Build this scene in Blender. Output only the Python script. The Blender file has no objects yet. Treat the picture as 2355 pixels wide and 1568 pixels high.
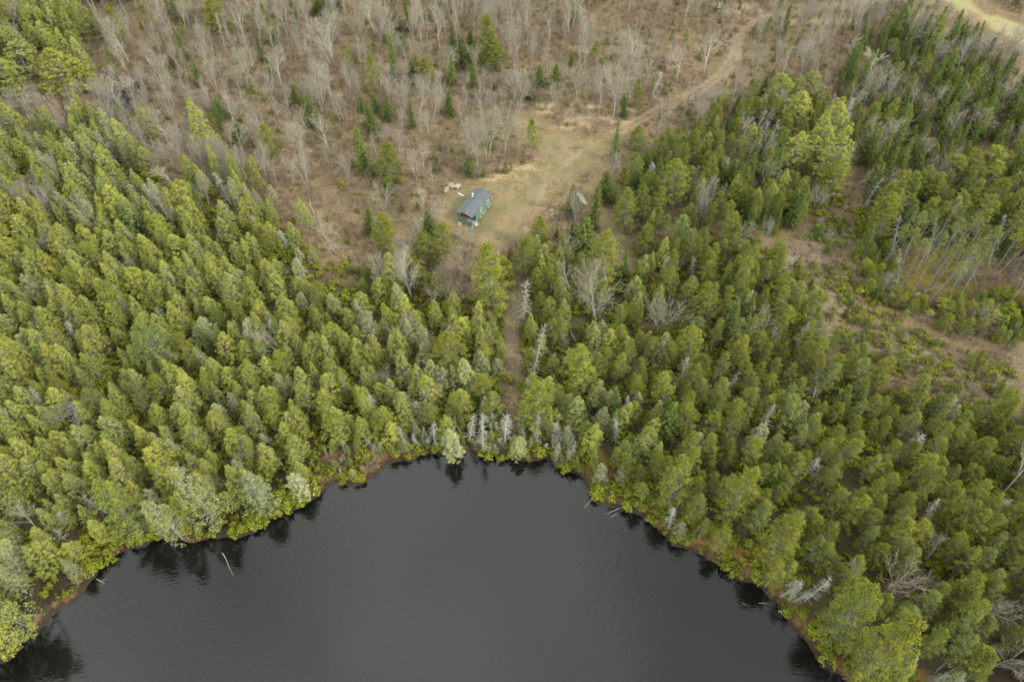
import bpy, bmesh, math, random
import numpy as np
from mathutils import Vector, Matrix

R = math.radians
SC = bpy.context.scene
COL = SC.collection

# ------------------------------------------------------------------ camera, sky, sun, exposure
CAM_H, PITCH, LENS = 110.0, 52.3, 28.0
cam_d = bpy.data.cameras.new('camera'); cam = bpy.data.objects.new('camera', cam_d)
COL.objects.link(cam); SC.camera = cam
cam_d.lens = LENS; cam_d.sensor_width = 36.0; cam_d.clip_start = 0.5; cam_d.clip_end = 6000
cam.location = (0, 0, CAM_H); cam.rotation_euler = (R(90 - PITCH), 0, 0)

SUN_EL, SUN_AZ = 40.0, 116.0          # azimuth clockwise from +Y (view direction): behind and to the right
world = bpy.data.worlds.new('World'); SC.world = world; world.use_nodes = True
wn = world.node_tree; wn.nodes.clear()
def WN(t, **k):
    n = wn.nodes.new(t)
    for a, b in k.items(): setattr(n, a, b)
    return n
sky = WN('ShaderNodeTexSky', sky_type='NISHITA', sun_disc=False)
sky.sun_elevation = R(SUN_EL); sky.sun_rotation = R(SUN_AZ); sky.air_density = 1.0; sky.dust_density = 3.0
tc = WN('ShaderNodeTexCoord')
mp = WN('ShaderNodeMapping'); mp.inputs['Location'].default_value = (0.35, 0.1, 0.0); mp.inputs['Scale'].default_value = (1, 1, 1.6)
cl = WN('ShaderNodeTexNoise'); cl.inputs['Scale'].default_value = 2.9; cl.inputs['Detail'].default_value = 5; cl.inputs['Roughness'].default_value = 0.5
cr = WN('ShaderNodeValToRGB')
cr.color_ramp.elements[0].position = 0.40; cr.color_ramp.elements[0].color = (7.6, 8.3, 8.3, 1)
cr.color_ramp.elements[1].position = 0.62; cr.color_ramp.elements[1].color = (15.8, 16.6, 15.9, 1)
mixs = WN('ShaderNodeMix', data_type='RGBA'); mixs.inputs[0].default_value = 0.88
bgn = WN('ShaderNodeBackground'); bgn.inputs['Strength'].default_value = 0.09
won = WN('ShaderNodeOutputWorld')
L = wn.links.new
L(tc.outputs['Generated'], mp.inputs['Vector']); L(mp.outputs[0], cl.inputs['Vector']); L(cl.outputs['Fac'], cr.inputs[0])
L(sky.outputs[0], mixs.inputs[6]); L(cr.outputs[0], mixs.inputs[7]); L(mixs.outputs[2], bgn.inputs['Color']); L(bgn.outputs[0], won.inputs['Surface'])

sun_d = bpy.data.lights.new('sun', 'SUN'); sun = bpy.data.objects.new('sun', sun_d); COL.objects.link(sun)
sun_d.energy = 1.5; sun_d.angle = R(12); sun_d.color = (1.0, 0.95, 0.86)
_az = R(SUN_AZ)
sd = Vector((math.sin(_az) * math.cos(R(SUN_EL)), math.cos(_az) * math.cos(R(SUN_EL)), math.sin(R(SUN_EL))))
sun.rotation_euler = sd.to_track_quat('Z', 'Y').to_euler(); sun.location = (0, 0, 200)

SC.view_settings.view_transform = 'Standard'; SC.view_settings.look = 'None'
SC.view_settings.exposure = 2.27; SC.view_settings.gamma = 1.0; SC.view_settings.use_curve_mapping = False
SC.cycles.max_bounces = 5; SC.cycles.diffuse_bounces = 4; SC.cycles.glossy_bounces = 2; SC.cycles.transmission_bounces = 2
SC.cycles.transparent_max_bounces = 4; SC.cycles.caustics_reflective = False; SC.cycles.caustics_refractive = False
SC.cycles.filter_width = 1.7; SC.cycles.use_denoising = True; SC.cycles.denoiser = 'OPENIMAGEDENOISE'; SC.cycles.denoising_prefilter = 'ACCURATE'

# ------------------------------------------------------------------ survey helpers
# The place was surveyed on a 2354 x 1568 print of the photograph; g() gives the metre coordinates of a spot on the ground.
PW, PH = 2354.0, 1568.0
F = LENS / 36.0 * PW
_p = R(PITCH)
def g(u, v, z=0.0):
    a = (np.asarray(u, float) - PW / 2) / F; b = (PH / 2 - np.asarray(v, float)) / F
    dx = a; dy = math.cos(_p) + b * math.sin(_p); dz = -math.sin(_p) + b * math.cos(_p)
    t = (z - CAM_H) / dz
    return np.stack([dx * t, dy * t], -1)
def proj(x, y, z):
    X = np.asarray(x, float); Y = np.asarray(y, float); Z = np.asarray(z, float) - CAM_H
    d = Y * math.cos(_p) - Z * math.sin(_p); up = Y * math.sin(_p) + Z * math.cos(_p)
    return PW / 2 + F * X / d, PH / 2 - F * up / d, d
def height_for(x, y, z0, vtop):
    lo, hi = 0.2, 60.0
    for _ in range(40):
        m = (lo + hi) / 2
        if proj(x, y, z0 + m)[1] > vtop: lo = m
        else: hi = m
    return lo
def poly(pts): return np.array([g(u, v) for u, v in pts])
def inside(P, x, y):
    x = np.asarray(x, float); y = np.asarray(y, float); r = np.zeros(x.shape, bool); n = len(P)
    for i in range(n):
        x1, y1 = P[i]; x2, y2 = P[(i + 1) % n]
        if y1 == y2: continue
        r ^= ((y1 > y) != (y2 > y)) & (x < (x2 - x1) * (y - y1) / (y2 - y1) + x1)
    return r
def dist_line(P, x, y, closed=False):
    x = np.asarray(x, float); y = np.asarray(y, float); d = np.full(x.shape, 1e9); n = len(P)
    for i in range(n if closed else n - 1):
        a = P[i]; b = P[(i + 1) % n]; ab = b - a; l2 = ab @ ab + 1e-9
        t = np.clip(((x - a[0]) * ab[0] + (y - a[1]) * ab[1]) / l2, 0, 1)
        d = np.minimum(d, np.hypot(x - a[0] - t * ab[0], y - a[1] - t * ab[1]))
    return d
def sdist(P, x, y):                       # negative inside
    d = dist_line(P, x, y, True); return np.where(inside(P, x, y), -d, d)
_vn = {}
def vnoise(x, y, s, seed=0):
    if seed not in _vn: _vn[seed] = np.random.RandomState(1000 + seed).rand(256, 256)
    T = _vn[seed]; X = np.asarray(x, float) / s + 57.3; Y = np.asarray(y, float) / s + 91.7
    ix = np.floor(X).astype(int); iy = np.floor(Y).astype(int); fx = X - ix; fy = Y - iy
    fx = fx * fx * (3 - 2 * fx); fy = fy * fy * (3 - 2 * fy)
    A = T[ix % 256, iy % 256]; B = T[(ix + 1) % 256, iy % 256]; C = T[ix % 256, (iy + 1) % 256]; D = T[(ix + 1) % 256, (iy + 1) % 256]
    return (A * (1 - fx) + B * fx) * (1 - fy) + (C * (1 - fx) + D * fx) * fy
def sstep(a, b, x):
    t = np.clip((np.asarray(x, float) - a) / (b - a), 0, 1); return t * t * (3 - 2 * t)

SHORE_V = [(0,1528),(40,1498),(85,1455),(120,1415),(180,1375),(205,1332),(250,1292),(300,1264),(345,1242),(400,1240),(440,1252),
 (490,1242),(540,1238),(580,1226),(620,1198),(680,1168),(728,1142),(745,1122),(775,1112),(802,1120),(832,1112),(868,1088),(890,1066),
 (912,1060),(924,1054),(945,1062),(975,1046),(1002,1040),(1040,1046),(1075,1038),(1130,1056),(1180,1052),(1212,1066),(1240,1054),(1262,1046),(1275,1078),(1302,1088),
 (1330,1092),(1345,1112),(1350,1140),(1375,1162),(1420,1168),(1462,1176),(1490,1206),(1540,1246),(1600,1270),(1640,1296),(1690,1326),(1742,1352),
 (1782,1384),(1802,1424),(1836,1462),(1872,1500),(1905,1540),(1950,1575)]
SHORE = np.array([g(u, v) for u, v in SHORE_V])
LAKE = np.concatenate([SHORE, np.array([[62, 22], [95, -10], [100, -80], [-100, -80], [-110, 10]])])
YARD_FULL = poly([(1028,440),(1130,425),(1180,410),(1232,382),(1240,345),(1195,318),(1185,288),(1240,278),(1290,312),(1340,328),(1400,312),(1460,290),
 (1470,310),(1420,345),(1385,380),(1362,420),(1345,450),(1300,460),(1262,490),(1225,520),(1195,560),(1150,578),(1090,562),(1038,535),(1008,500),(1012,462)])
YARD = poly([(1030,442),(1130,427),(1180,412),(1232,384),(1240,348),(1197,322),(1190,292),(1240,282),(1285,318),(1340,332),(1395,318),(1430,308),
 (1400,340),(1372,372),(1330,395),(1296,425),(1270,450),(1250,485),(1215,520),(1190,555),(1150,574),(1090,560),(1040,535),(1012,500),(1014,464)])
DRIVE = np.array([g(*p) for p in [(1180,490),(1240,430),(1290,385),(1345,350),(1420,312),(1510,264),(1590,226),(1650,190),(1684,150),(1692,112),(1712,78),(1760,52),(1830,42),(1920,30),(2020,16),(2130,2),(2160,-20)]])
GRASSROAD = np.array([g(*p) for p in [(2060,-60),(2140,-8),(2200,22),(2280,72),(2354,112),(2500,190)]])
SIDEPATH = np.array([g(*p) for p in [(1375,405),(1362,450),(1380,500),(1412,560),(1440,625)]])
LAKEPATH = np.array([g(*p) for p in [(1205,640),(1190,700),(1176,770),(1182,860)]])
SLASH = poly([(1905,470),(1935,500),(1925,580),(1938,640),(1975,700),(2020,735),(2090,765),(2160,800),(2240,835),(2300,880),(2325,935),(2230,945),
 (2110,885),(2015,835),(1925,845),(1915,790),(1930,750),(1895,715),(1850,690),(1745,610),(1790,560),(1860,560)])
MOSS = poly([(2010,615),(2080,570),(2170,575),(2235,620),(2215,690),(2120,705),(2040,690)])
MOSS2 = poly([(1690,500),(1790,480),(1860,500),(1800,545),(1720,540)])
CEDARS = poly([(-420,300),(0,300),(90,330),(215,350),(330,405),(450,440),(590,480),(640,540),(730,610),(800,640),(880,665),(960,680),(1010,670),(1080,705),(1150,710),
 (1160,1015),(1060,1022),(980,1030),(900,1015),(820,1010),(735,1040),(715,1110)] + [(u - 3, v - 5) for u, v in SHORE_V[16::-1]] + [(-60,1545),(-420,1800)])
PINES = poly([(1215,690),(1290,650),(1380,650),(1460,660),(1480,600),(1560,560),(1640,560),(1720,600),(1830,690),(1880,740),(1890,850),(2000,890),(2110,930),(2230,985),
 (2354,970),(2560,960),(2600,1800),(2010,1640)] + [(u + 7, v - 8) for u, v in SHORE_V[:38:-1]] + [(1330,1062),(1290,1040),(1210,1015),(1200,860)])
PINES_FAR = poly([(1960,520),(2020,470),(2120,440),(2240,430),(2400,420),(2620,420),(2620,640),(2400,640),(2300,600),(2230,575),(2120,560),(2030,590),(1970,600)])
FIRS = poly([(1930,180),(1985,110),(2080,80),(2170,95),(2260,150),(2330,230),(2420,330),(2420,450),(2240,440),(2080,460),(1990,480),(1930,380)])
MIXED = poly([(1395,440),(1440,400),(1500,370),(1560,330),(1640,300),(1740,235),(1800,220),(1905,260),(1925,380),(1945,470),(1880,520),(1760,545),(1640,545),(1540,560),(1470,600),(1440,560),(1400,480)])
POOL_C = g(282, 222); 
def land(x, y):
    x = np.asarray(x, float); y = np.asarray(y, float)
    d = sdist(LAKE, x, y) + (vnoise(x, y, 2.2, 1) - .5) * 1.1 + (vnoise(x, y, 0.9, 2) - .5) * .5
    z = np.clip(d * .38, -2.0, .42) + np.clip(d - 1, 0, 200) * .008
    z = z + np.clip(d - 1, 0, 1) * ((vnoise(x, y, 14, 3) - .5) * .9 + (vnoise(x, y, 3.5, 4) - .5) * .35)
    q = np.hypot((x - POOL_C[0]) / 7.0, (y - POOL_C[1]) / 9.0)
    z = z - 1.1 * np.clip(1.25 - q, 0, 1)
    w = sstep(3, -1, sdist(YARD, x, y))
    z = z * (1 - w) + w * (1.0 + (vnoise(x, y, 10, 5) - .5) * .4)
    return z

# ------------------------------------------------------------------ materials
def mat(name):
    m = bpy.data.materials.new(name); m.use_nodes = True; nt = m.node_tree; nt.nodes.clear()
    out = nt.nodes.new('ShaderNodeOutputMaterial')
    return m, nt, out
def N(nt, t, **k):
    n = nt.nodes.new(t)
    for a, b in k.items():
        if a.startswith('i_'):
            n.inputs[a[2:].replace('_', ' ')].default_value = b
        else: setattr(n, a, b)
    return n
def ramp(nt, stops):
    r = nt.nodes.new('ShaderNodeValToRGB'); e = r.color_ramp.elements
    while len(e) > 1: e.remove(e[-1])
    e[0].position = stops[0][0]; e[0].color = (*stops[0][1], 1)
    for p, c in stops[1:]:
        x = e.new(p); x.color = (*c, 1)
    return r
def mixc(nt, fac, a, b, mode='MIX'):
    m = nt.nodes.new('ShaderNodeMix'); m.data_type = 'RGBA'; m.blend_type = mode
    for s, v in ((0, fac), (6, a), (7, b)):
        if hasattr(v, 'links') or isinstance(v, bpy.types.NodeSocket): nt.links.new(v, m.inputs[s])
        else: m.inputs[s].default_value = v if s == 0 else (*v, 1)
    return m.outputs[2]

def foliage(name, stops, transl=0.22, randv=0.22):
    """needles: colour comes from the piece ('tint' of each spray), the tree's own object colour and a little chance"""
    m, nt, out = mat(name); l = nt.links.new
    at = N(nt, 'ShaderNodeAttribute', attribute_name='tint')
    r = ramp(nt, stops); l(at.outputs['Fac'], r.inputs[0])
    oi = N(nt, 'ShaderNodeObjectInfo')
    c = mixc(nt, 1.0, r.outputs[0], oi.outputs['Color'], 'MULTIPLY')
    hs = N(nt, 'ShaderNodeHueSaturation')
    mr = N(nt, 'ShaderNodeMapRange'); mr.inputs[3].default_value = 1 - randv; mr.inputs[4].default_value = 1 + randv
    l(oi.outputs['Random'], mr.inputs[0]); l(mr.outputs[0], hs.inputs['Value'])
    mh = N(nt, 'ShaderNodeMapRange'); mh.inputs[3].default_value = .492; mh.inputs[4].default_value = .506
    ml = N(nt, 'ShaderNodeMath', operation='FRACT'); mm = N(nt, 'ShaderNodeMath', operation='MULTIPLY'); mm.inputs[1].default_value = 7.31
    l(oi.outputs['Random'], mm.inputs[0]); l(mm.outputs[0], ml.inputs[0]); l(ml.outputs[0], mh.inputs[0]); l(mh.outputs[0], hs.inputs['Hue'])
    l(c, hs.inputs['Color'])
    d = N(nt, 'ShaderNodeBsdfDiffuse'); t = N(nt, 'ShaderNodeBsdfTranslucent'); mx = N(nt, 'ShaderNodeMixShader'); mx.inputs[0].default_value = transl
    l(hs.outputs[0], d.inputs['Color']); l(hs.outputs[0], t.inputs['Color']); l(d.outputs[0], mx.inputs[1]); l(t.outputs[0], mx.inputs[2]); l(mx.outputs[0], out.inputs['Surface'])
    return m
def rough(name, c1, c2, scale=3.0, rough_=0.85, bump=0.0, spec=0.25, objcol=False, stretch=None, bscale=None, metallic=0.0):
    m, nt, out = mat(name); l = nt.links.new
    b = N(nt, 'ShaderNodeBsdfPrincipled'); b.inputs['Roughness'].default_value = rough_; b.inputs['Specular IOR Level'].default_value = spec
    b.inputs['Metallic'].default_value = metallic
    tcn = N(nt, 'ShaderNodeTexCoord'); mpn = N(nt, 'ShaderNodeMapping')
    if stretch: mpn.inputs['Scale'].default_value = stretch
    l(tcn.outputs['Object'], mpn.inputs[0])
    n = N(nt, 'ShaderNodeTexNoise'); n.inputs['Scale'].default_value = scale; n.inputs['Detail'].default_value = 4; l(mpn.outputs[0], n.inputs['Vector'])
    r = ramp(nt, [(.32, c1), (.68, c2)]); l(n.outputs['Fac'], r.inputs[0])
    c = r.outputs[0]
    if objcol:
        oi = N(nt, 'ShaderNodeObjectInfo'); c = mixc(nt, 1.0, c, oi.outputs['Color'], 'MULTIPLY')
    l(c, b.inputs['Base Color'])
    if bump:
        n2 = N(nt, 'ShaderNodeTexNoise'); n2.inputs['Scale'].default_value = bscale or scale * 4; n2.inputs['Detail'].default_value = 3; l(mpn.outputs[0], n2.inputs['Vector'])
        bp = N(nt, 'ShaderNodeBump'); bp.inputs['Strength'].default_value = bump; bp.inputs['Distance'].default_value = 0.05
        l(n2.outputs['Fac'], bp.inputs['Height']); l(bp.outputs[0], b.inputs['Normal'])
    l(b.outputs[0], out.inputs['Surface'])
    return m
M = {}
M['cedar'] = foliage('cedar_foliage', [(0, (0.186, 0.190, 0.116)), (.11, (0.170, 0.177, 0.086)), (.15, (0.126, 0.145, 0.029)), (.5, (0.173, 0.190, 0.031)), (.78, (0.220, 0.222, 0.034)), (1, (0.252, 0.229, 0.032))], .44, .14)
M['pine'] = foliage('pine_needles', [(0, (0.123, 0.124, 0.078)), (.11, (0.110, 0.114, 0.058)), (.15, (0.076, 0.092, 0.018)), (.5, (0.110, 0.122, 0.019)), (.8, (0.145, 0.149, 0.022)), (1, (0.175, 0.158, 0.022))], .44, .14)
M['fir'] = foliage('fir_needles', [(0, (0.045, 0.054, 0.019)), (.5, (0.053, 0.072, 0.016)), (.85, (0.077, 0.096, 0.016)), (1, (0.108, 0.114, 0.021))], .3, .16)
M['shrub'] = foliage('shrub_leaves', [(0, (0.064, 0.074, 0.013)), (.5, (0.103, 0.113, 0.013)), (1, (0.155, 0.148, 0.018))], .3)
M['bark'] = rough('grey_bark', (0.068, 0.062, 0.051), (0.132, 0.124, 0.106), 2.5, .9, objcol=True)
M['twig'] = rough('hardwood_twigs', (.124, .108, .083), (.186, .168, .134), .8, .9, objcol=True)
M['limb'] = rough('pale_hardwood_bark', (.150, .142, .118), (.225, .215, .185), 1.2, .9, objcol=True)
M['deadwood'] = rough('lichened_deadwood', (0.109, 0.109, 0.089), (0.175, 0.173, 0.149), 1.8, .9, objcol=True)
M['brush'] = rough('bare_brush', (.086, .062, .043), (.135, .104, .076), .8, .9, objcol=True)
M['sedge'] = rough('dry_sedge', (.150, .088, .036), (.220, .148, .068), .6, .9, objcol=True)
M['log'] = rough('weathered_log', (0.108, 0.097, 0.079), (0.216, 0.205, 0.176), 2.0, .9, .3, objcol=True)
M['rock'] = rough('pale_rock', (.076, .064, .043), (.122, .104, .072), 2.2, .9, .5, objcol=True)

def ground_material():
    m, nt, out = mat('ground_soil_and_litter'); l = nt.links.new
    geo = N(nt, 'ShaderNodeNewGeometry')
    def noise(scale, detail=5, rough_=.6, off=0, dist=0):
        mpn = N(nt, 'ShaderNodeMapping'); mpn.inputs['Location'].default_value = (off, off * .7, off * .3); l(geo.outputs['Position'], mpn.inputs[0])
        n = N(nt, 'ShaderNodeTexNoise'); n.inputs['Scale'].default_value = scale; n.inputs['Detail'].default_value = detail; n.inputs['Roughness'].default_value = rough_
        n.inputs['Distortion'].default_value = dist
        l(mpn.outputs[0], n.inputs['Vector']); return n.outputs['Fac']
    def att(nm): return N(nt, 'ShaderNodeAttribute', attribute_name=nm).outputs['Fac']
    def rp(f, stops):
        r = ramp(nt, stops); l(f, r.inputs[0]); return r.outputs[0]
    big = noise(.06, 4); mid = noise(.5, 5, .65, 3); fine = noise(2.2, 6, .75, 9); fine2 = noise(3.1, 5, .8, 17)
    litter = rp(fine, [(.30, (.050, .040, .026)), (.45, (.108, .082, .055)), (.58, (.160, .120, .080)), (.74, (.260, .208, .140))])
    patch = rp(mid, [(.36, (.80, .82, .72)), (.5, (1, 1, 1)), (.66, (1.22, 1.10, .98))])
    litter = mixc(nt, 1.0, litter, patch, 'MULTIPLY')
    litter = mixc(nt, .55, litter, mixc(nt, 1.0, litter, rp(big, [(.35, (.82, .95, .80)), (.65, (1.15, 1.0, .92))]), 'MULTIPLY'))
    floor_ = rp(fine, [(.3, (.030, .026, .015)), (.5, (.062, .050, .028)), (.7, (.105, .080, .044))])
    floor_ = mixc(nt, rp(mid, [(.48, (0, 0, 0)), (.62, (.6, .6, .6))]), floor_, (.050, .062, .012))
    grass = rp(fine2, [(.28, (.088, .074, .040)), (.5, (.145, .120, .066)), (.72, (.205, .168, .100))])
    grass = mixc(nt, rp(noise(.35, 4, .6, 31), [(.42, (0, 0, 0)), (.60, (.62, .62, .62))]), grass, (.082, .084, .044))
    grass = mixc(nt, rp(noise(.22, 4, .6, 47), [(.50, (0, 0, 0)), (.64, (.65, .65, .65))]), grass, (.195, .138, .085))
    sand = rp(fine, [(.3, (.150, .112, .068)), (.5, (.245, .190, .115)), (.7, (.350, .285, .180))])
    gravel = rp(fine2, [(.3, (.110, .090, .062)), (.55, (.185, .150, .105)), (.75, (.260, .215, .155))])
    rgrass = rp(fine2, [(.3, (.125, .120, .062)), (.55, (.215, .195, .105)), (.75, (.330, .290, .170))])
    sedge = rp(fine, [(.28, (.080, .050, .024)), (.48, (.190, .112, .046)), (.62, (.255, .150, .062)), (.76, (.290, .205, .100))])
    moss = rp(fine, [(.3, (.066, .058, .014)), (.5, (.120, .098, .018)), (.7, (.165, .112, .034))])
    slash = rp(fine, [(.28, (.075, .060, .038)), (.5, (.150, .120, .080)), (.72, (.245, .205, .145))])
    mud_shade = rp(fine, [(.3, (.016, .012, .008)), (.7, (.045, .034, .022))])  # bank mud, darkened so the waterline reads as shadow under the trees
    c = litter
    for nm, col in (('forest', floor_), ('slash', slash), ('moss', moss), ('yard', grass), ('track', gravel), ('roadgrass', rgrass), ('sand', sand), ('sedge', sedge), ('mud_shade', mud_shade)):
        a = N(nt, 'ShaderNodeMath', operation='ADD'); a.use_clamp = True
        s = N(nt, 'ShaderNodeMath', operation='MULTIPLY_ADD'); s.inputs[1].default_value = 1.1; s.inputs[2].default_value = -.55
        l(fine2, s.inputs[0]); k = N(nt, 'ShaderNodeMapRange'); k.inputs[1].default_value = .2; k.inputs[2].default_value = .8
        l(att(nm), a.inputs[0]); l(s.outputs[0], a.inputs[1]); l(a.outputs[0], k.inputs[0])
        g2 = N(nt, 'ShaderNodeMath', operation='MULTIPLY'); g3 = N(nt, 'ShaderNodeMath', operation='MULTIPLY', use_clamp=True); g3.inputs[1].default_value = 6
        l(att(nm), g3.inputs[0]); l(k.outputs[0], g2.inputs[0]); l(g3.outputs[0], g2.inputs[1])
        c = mixc(nt, g2.outputs[0], c, col)
    b = N(nt, 'ShaderNodeBsdfPrincipled'); b.inputs['Roughness'].default_value = .95; b.inputs['Specular IOR Level'].default_value = .1
    bp = N(nt, 'ShaderNodeBump'); bp.inputs['Strength'].default_value = .7; bp.inputs['Distance'].default_value = .18
    l(fine, bp.inputs['Height']); l(bp.outputs[0], b.inputs['Normal']); c = mixc(nt, 1.0, c, (.575, .55, .505), 'MULTIPLY'); l(c, b.inputs['Base Color']); l(b.outputs[0], out.inputs['Surface'])
    return m
def water_material():
    m, nt, out = mat('dark_pond_water'); l = nt.links.new
    b = N(nt, 'ShaderNodeBsdfPrincipled'); b.inputs['Base Color'].default_value = (0.0022, 0.0021, 0.0017, 1)
    b.inputs['Roughness'].default_value = .03; b.inputs['IOR'].default_value = 1.30; b.inputs['Specular IOR Level'].default_value = .47
    geo = N(nt, 'ShaderNodeNewGeometry')
    def wave(rot, sx, sy, scale, det):
        mpn = N(nt, 'ShaderNodeMapping'); mpn.inputs['Rotation'].default_value = (0, 0, R(rot)); mpn.inputs['Scale'].default_value = (sx, sy, 1); l(geo.outputs['Position'], mpn.inputs[0])
        n = N(nt, 'ShaderNodeTexNoise'); n.inputs['Scale'].default_value = scale; n.inputs['Detail'].default_value = det; n.inputs['Roughness'].default_value = .55
        l(mpn.outputs[0], n.inputs['Vector']); return n.outputs['Fac']
    w1 = wave(-38, .6, 1.5, 1.5, 3); w2 = wave(12, 1, 1, 4.5, 2)
    a = N(nt, 'ShaderNodeMath', operation='MULTIPLY_ADD'); a.inputs[1].default_value = .22; l(w2, a.inputs[0]); l(w1, a.inputs[2])
    cal = wave(0, 1, 1, .045, 2)
    st = N(nt, 'ShaderNodeMapRange'); st.inputs[1].default_value = .35; st.inputs[2].default_value = .65; st.inputs[3].default_value = .35; st.inputs[4].default_value = 1.0; l(cal, st.inputs[0])
    bp = N(nt, 'ShaderNodeBump'); bp.inputs['Distance'].default_value = .032; l(st.outputs[0], bp.inputs['Strength']); l(a.outputs[0], bp.inputs['Height']); l(bp.outputs[0], b.inputs['Normal'])
    l(b.outputs[0], out.inputs['Surface']); return m
M['ground'] = ground_material(); M['water'] = water_material()

# ------------------------------------------------------------------ mesh helpers
def mesh_np(name, V, Q=None, T=None, mats=(), tint=None, mi=None, smooth=False):
    V = np.asarray(V, np.float32).reshape(-1, 3); me = bpy.data.meshes.new(name)
    nq = 0 if Q is None else len(Q); nt_ = 0 if T is None else len(T)
    me.vertices.add(len(V)); me.vertices.foreach_set('co', V.ravel())
    idx = []
    if nq: idx.append(np.asarray(Q, np.int32).ravel())
    if nt_: idx.append(np.asarray(T, np.int32).ravel())
    idx = np.concatenate(idx); me.loops.add(len(idx)); me.loops.foreach_set('vertex_index', idx)
    me.polygons.add(nq + nt_)
    st = np.concatenate([np.arange(nq) * 4, nq * 4 + np.arange(nt_) * 3]).astype(np.int32)
    me.polygons.foreach_set('loop_start', st)
    for m in mats: me.materials.append(m)
    if mi is not None: me.polygons.foreach_set('material_index', np.asarray(mi, np.int32))
    if tint is not None:
        a = me.attributes.new('tint', 'FLOAT', 'FACE'); a.data.foreach_set('value', np.asarray(tint, np.float32))
    if smooth: me.polygons.foreach_set('use_smooth', np.ones(nq + nt_, bool))
    me.update(calc_edges=True); me.validate()
    return me
def tubes(P0, P1, R0, R1, k=3):
    P0 = np.asarray(P0, float).reshape(-1, 3); P1 = np.asarray(P1, float).reshape(-1, 3); n = len(P0)
    R0 = np.broadcast_to(np.asarray(R0, float), (n,)); R1 = np.broadcast_to(np.asarray(R1, float), (n,))
    d = P1 - P0; d /= np.linalg.norm(d, axis=1, keepdims=True) + 1e-9
    ref = np.where(np.abs(d[:, 2:3]) > .9, np.array([[1., 0, 0]]), np.array([[0, 0, 1.]]))
    a = np.cross(d, ref); a /= np.linalg.norm(a, axis=1, keepdims=True) + 1e-9; b = np.cross(d, a)
    th = np.arange(k) * 2 * math.pi / k; ring = a[:, None] * np.cos(th)[None, :, None] + b[:, None] * np.sin(th)[None, :, None]
    V = np.concatenate([P0[:, None] + ring * R0[:, None, None], P1[:, None] + ring * R1[:, None, None]], 1).reshape(-1, 3)
    base = (np.arange(n) * 2 * k)[:, None]; i = np.arange(k); j = (i + 1) % k
    Q = np.stack([base + i, base + k + i, base + k + j, base + j], -1).reshape(-1, 4)
    return V, Q
def leaves(rng, C, Nn, size, asp=.7):
    n = len(C); Nn = Nn / (np.linalg.norm(Nn, axis=1, keepdims=True) + 1e-9)
    r = rng.normal(size=(n, 3)); a = np.cross(Nn, r); a /= np.linalg.norm(a, axis=1, keepdims=True) + 1e-9; b = np.cross(Nn, a)
    s = np.asarray(size).reshape(-1, 1) * np.ones((n, 1)); k = .35 * rng.rand(n, 1)
    V = np.stack([C + a * s * .5, C + b * s * .5 * asp - a * s * .12 * k + Nn * s * .1, C - a * s * .5, C - b * s * .5 * asp + a * s * .12 * k + Nn * s * .1], 1).reshape(-1, 3)
    Q = np.arange(4 * n).reshape(-1, 4); return V, Q
def merge(parts):
    Vs, Qs, o = [], [], 0
    for V, Q in parts:
        Vs.append(V); Qs.append(Q + o); o += len(V)
    return np.concatenate(Vs), np.concatenate(Qs)
def obj(name, me, parent=None, loc=(0, 0, 0), rot=(0, 0, 0), scl=(1, 1, 1)):
    o = bpy.data.objects.new(name, me); COL.objects.link(o); o.location = loc; o.rotation_euler = rot; o.scale = scl
    if parent is not None: o.parent = parent
    return o
def tag(o, label=None, cat=None, group=None, kind=None):
    if label: o['label'] = label
    if cat: o['category'] = cat
    if group: o['group'] = group
    if kind: o['kind'] = kind
    return o

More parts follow.
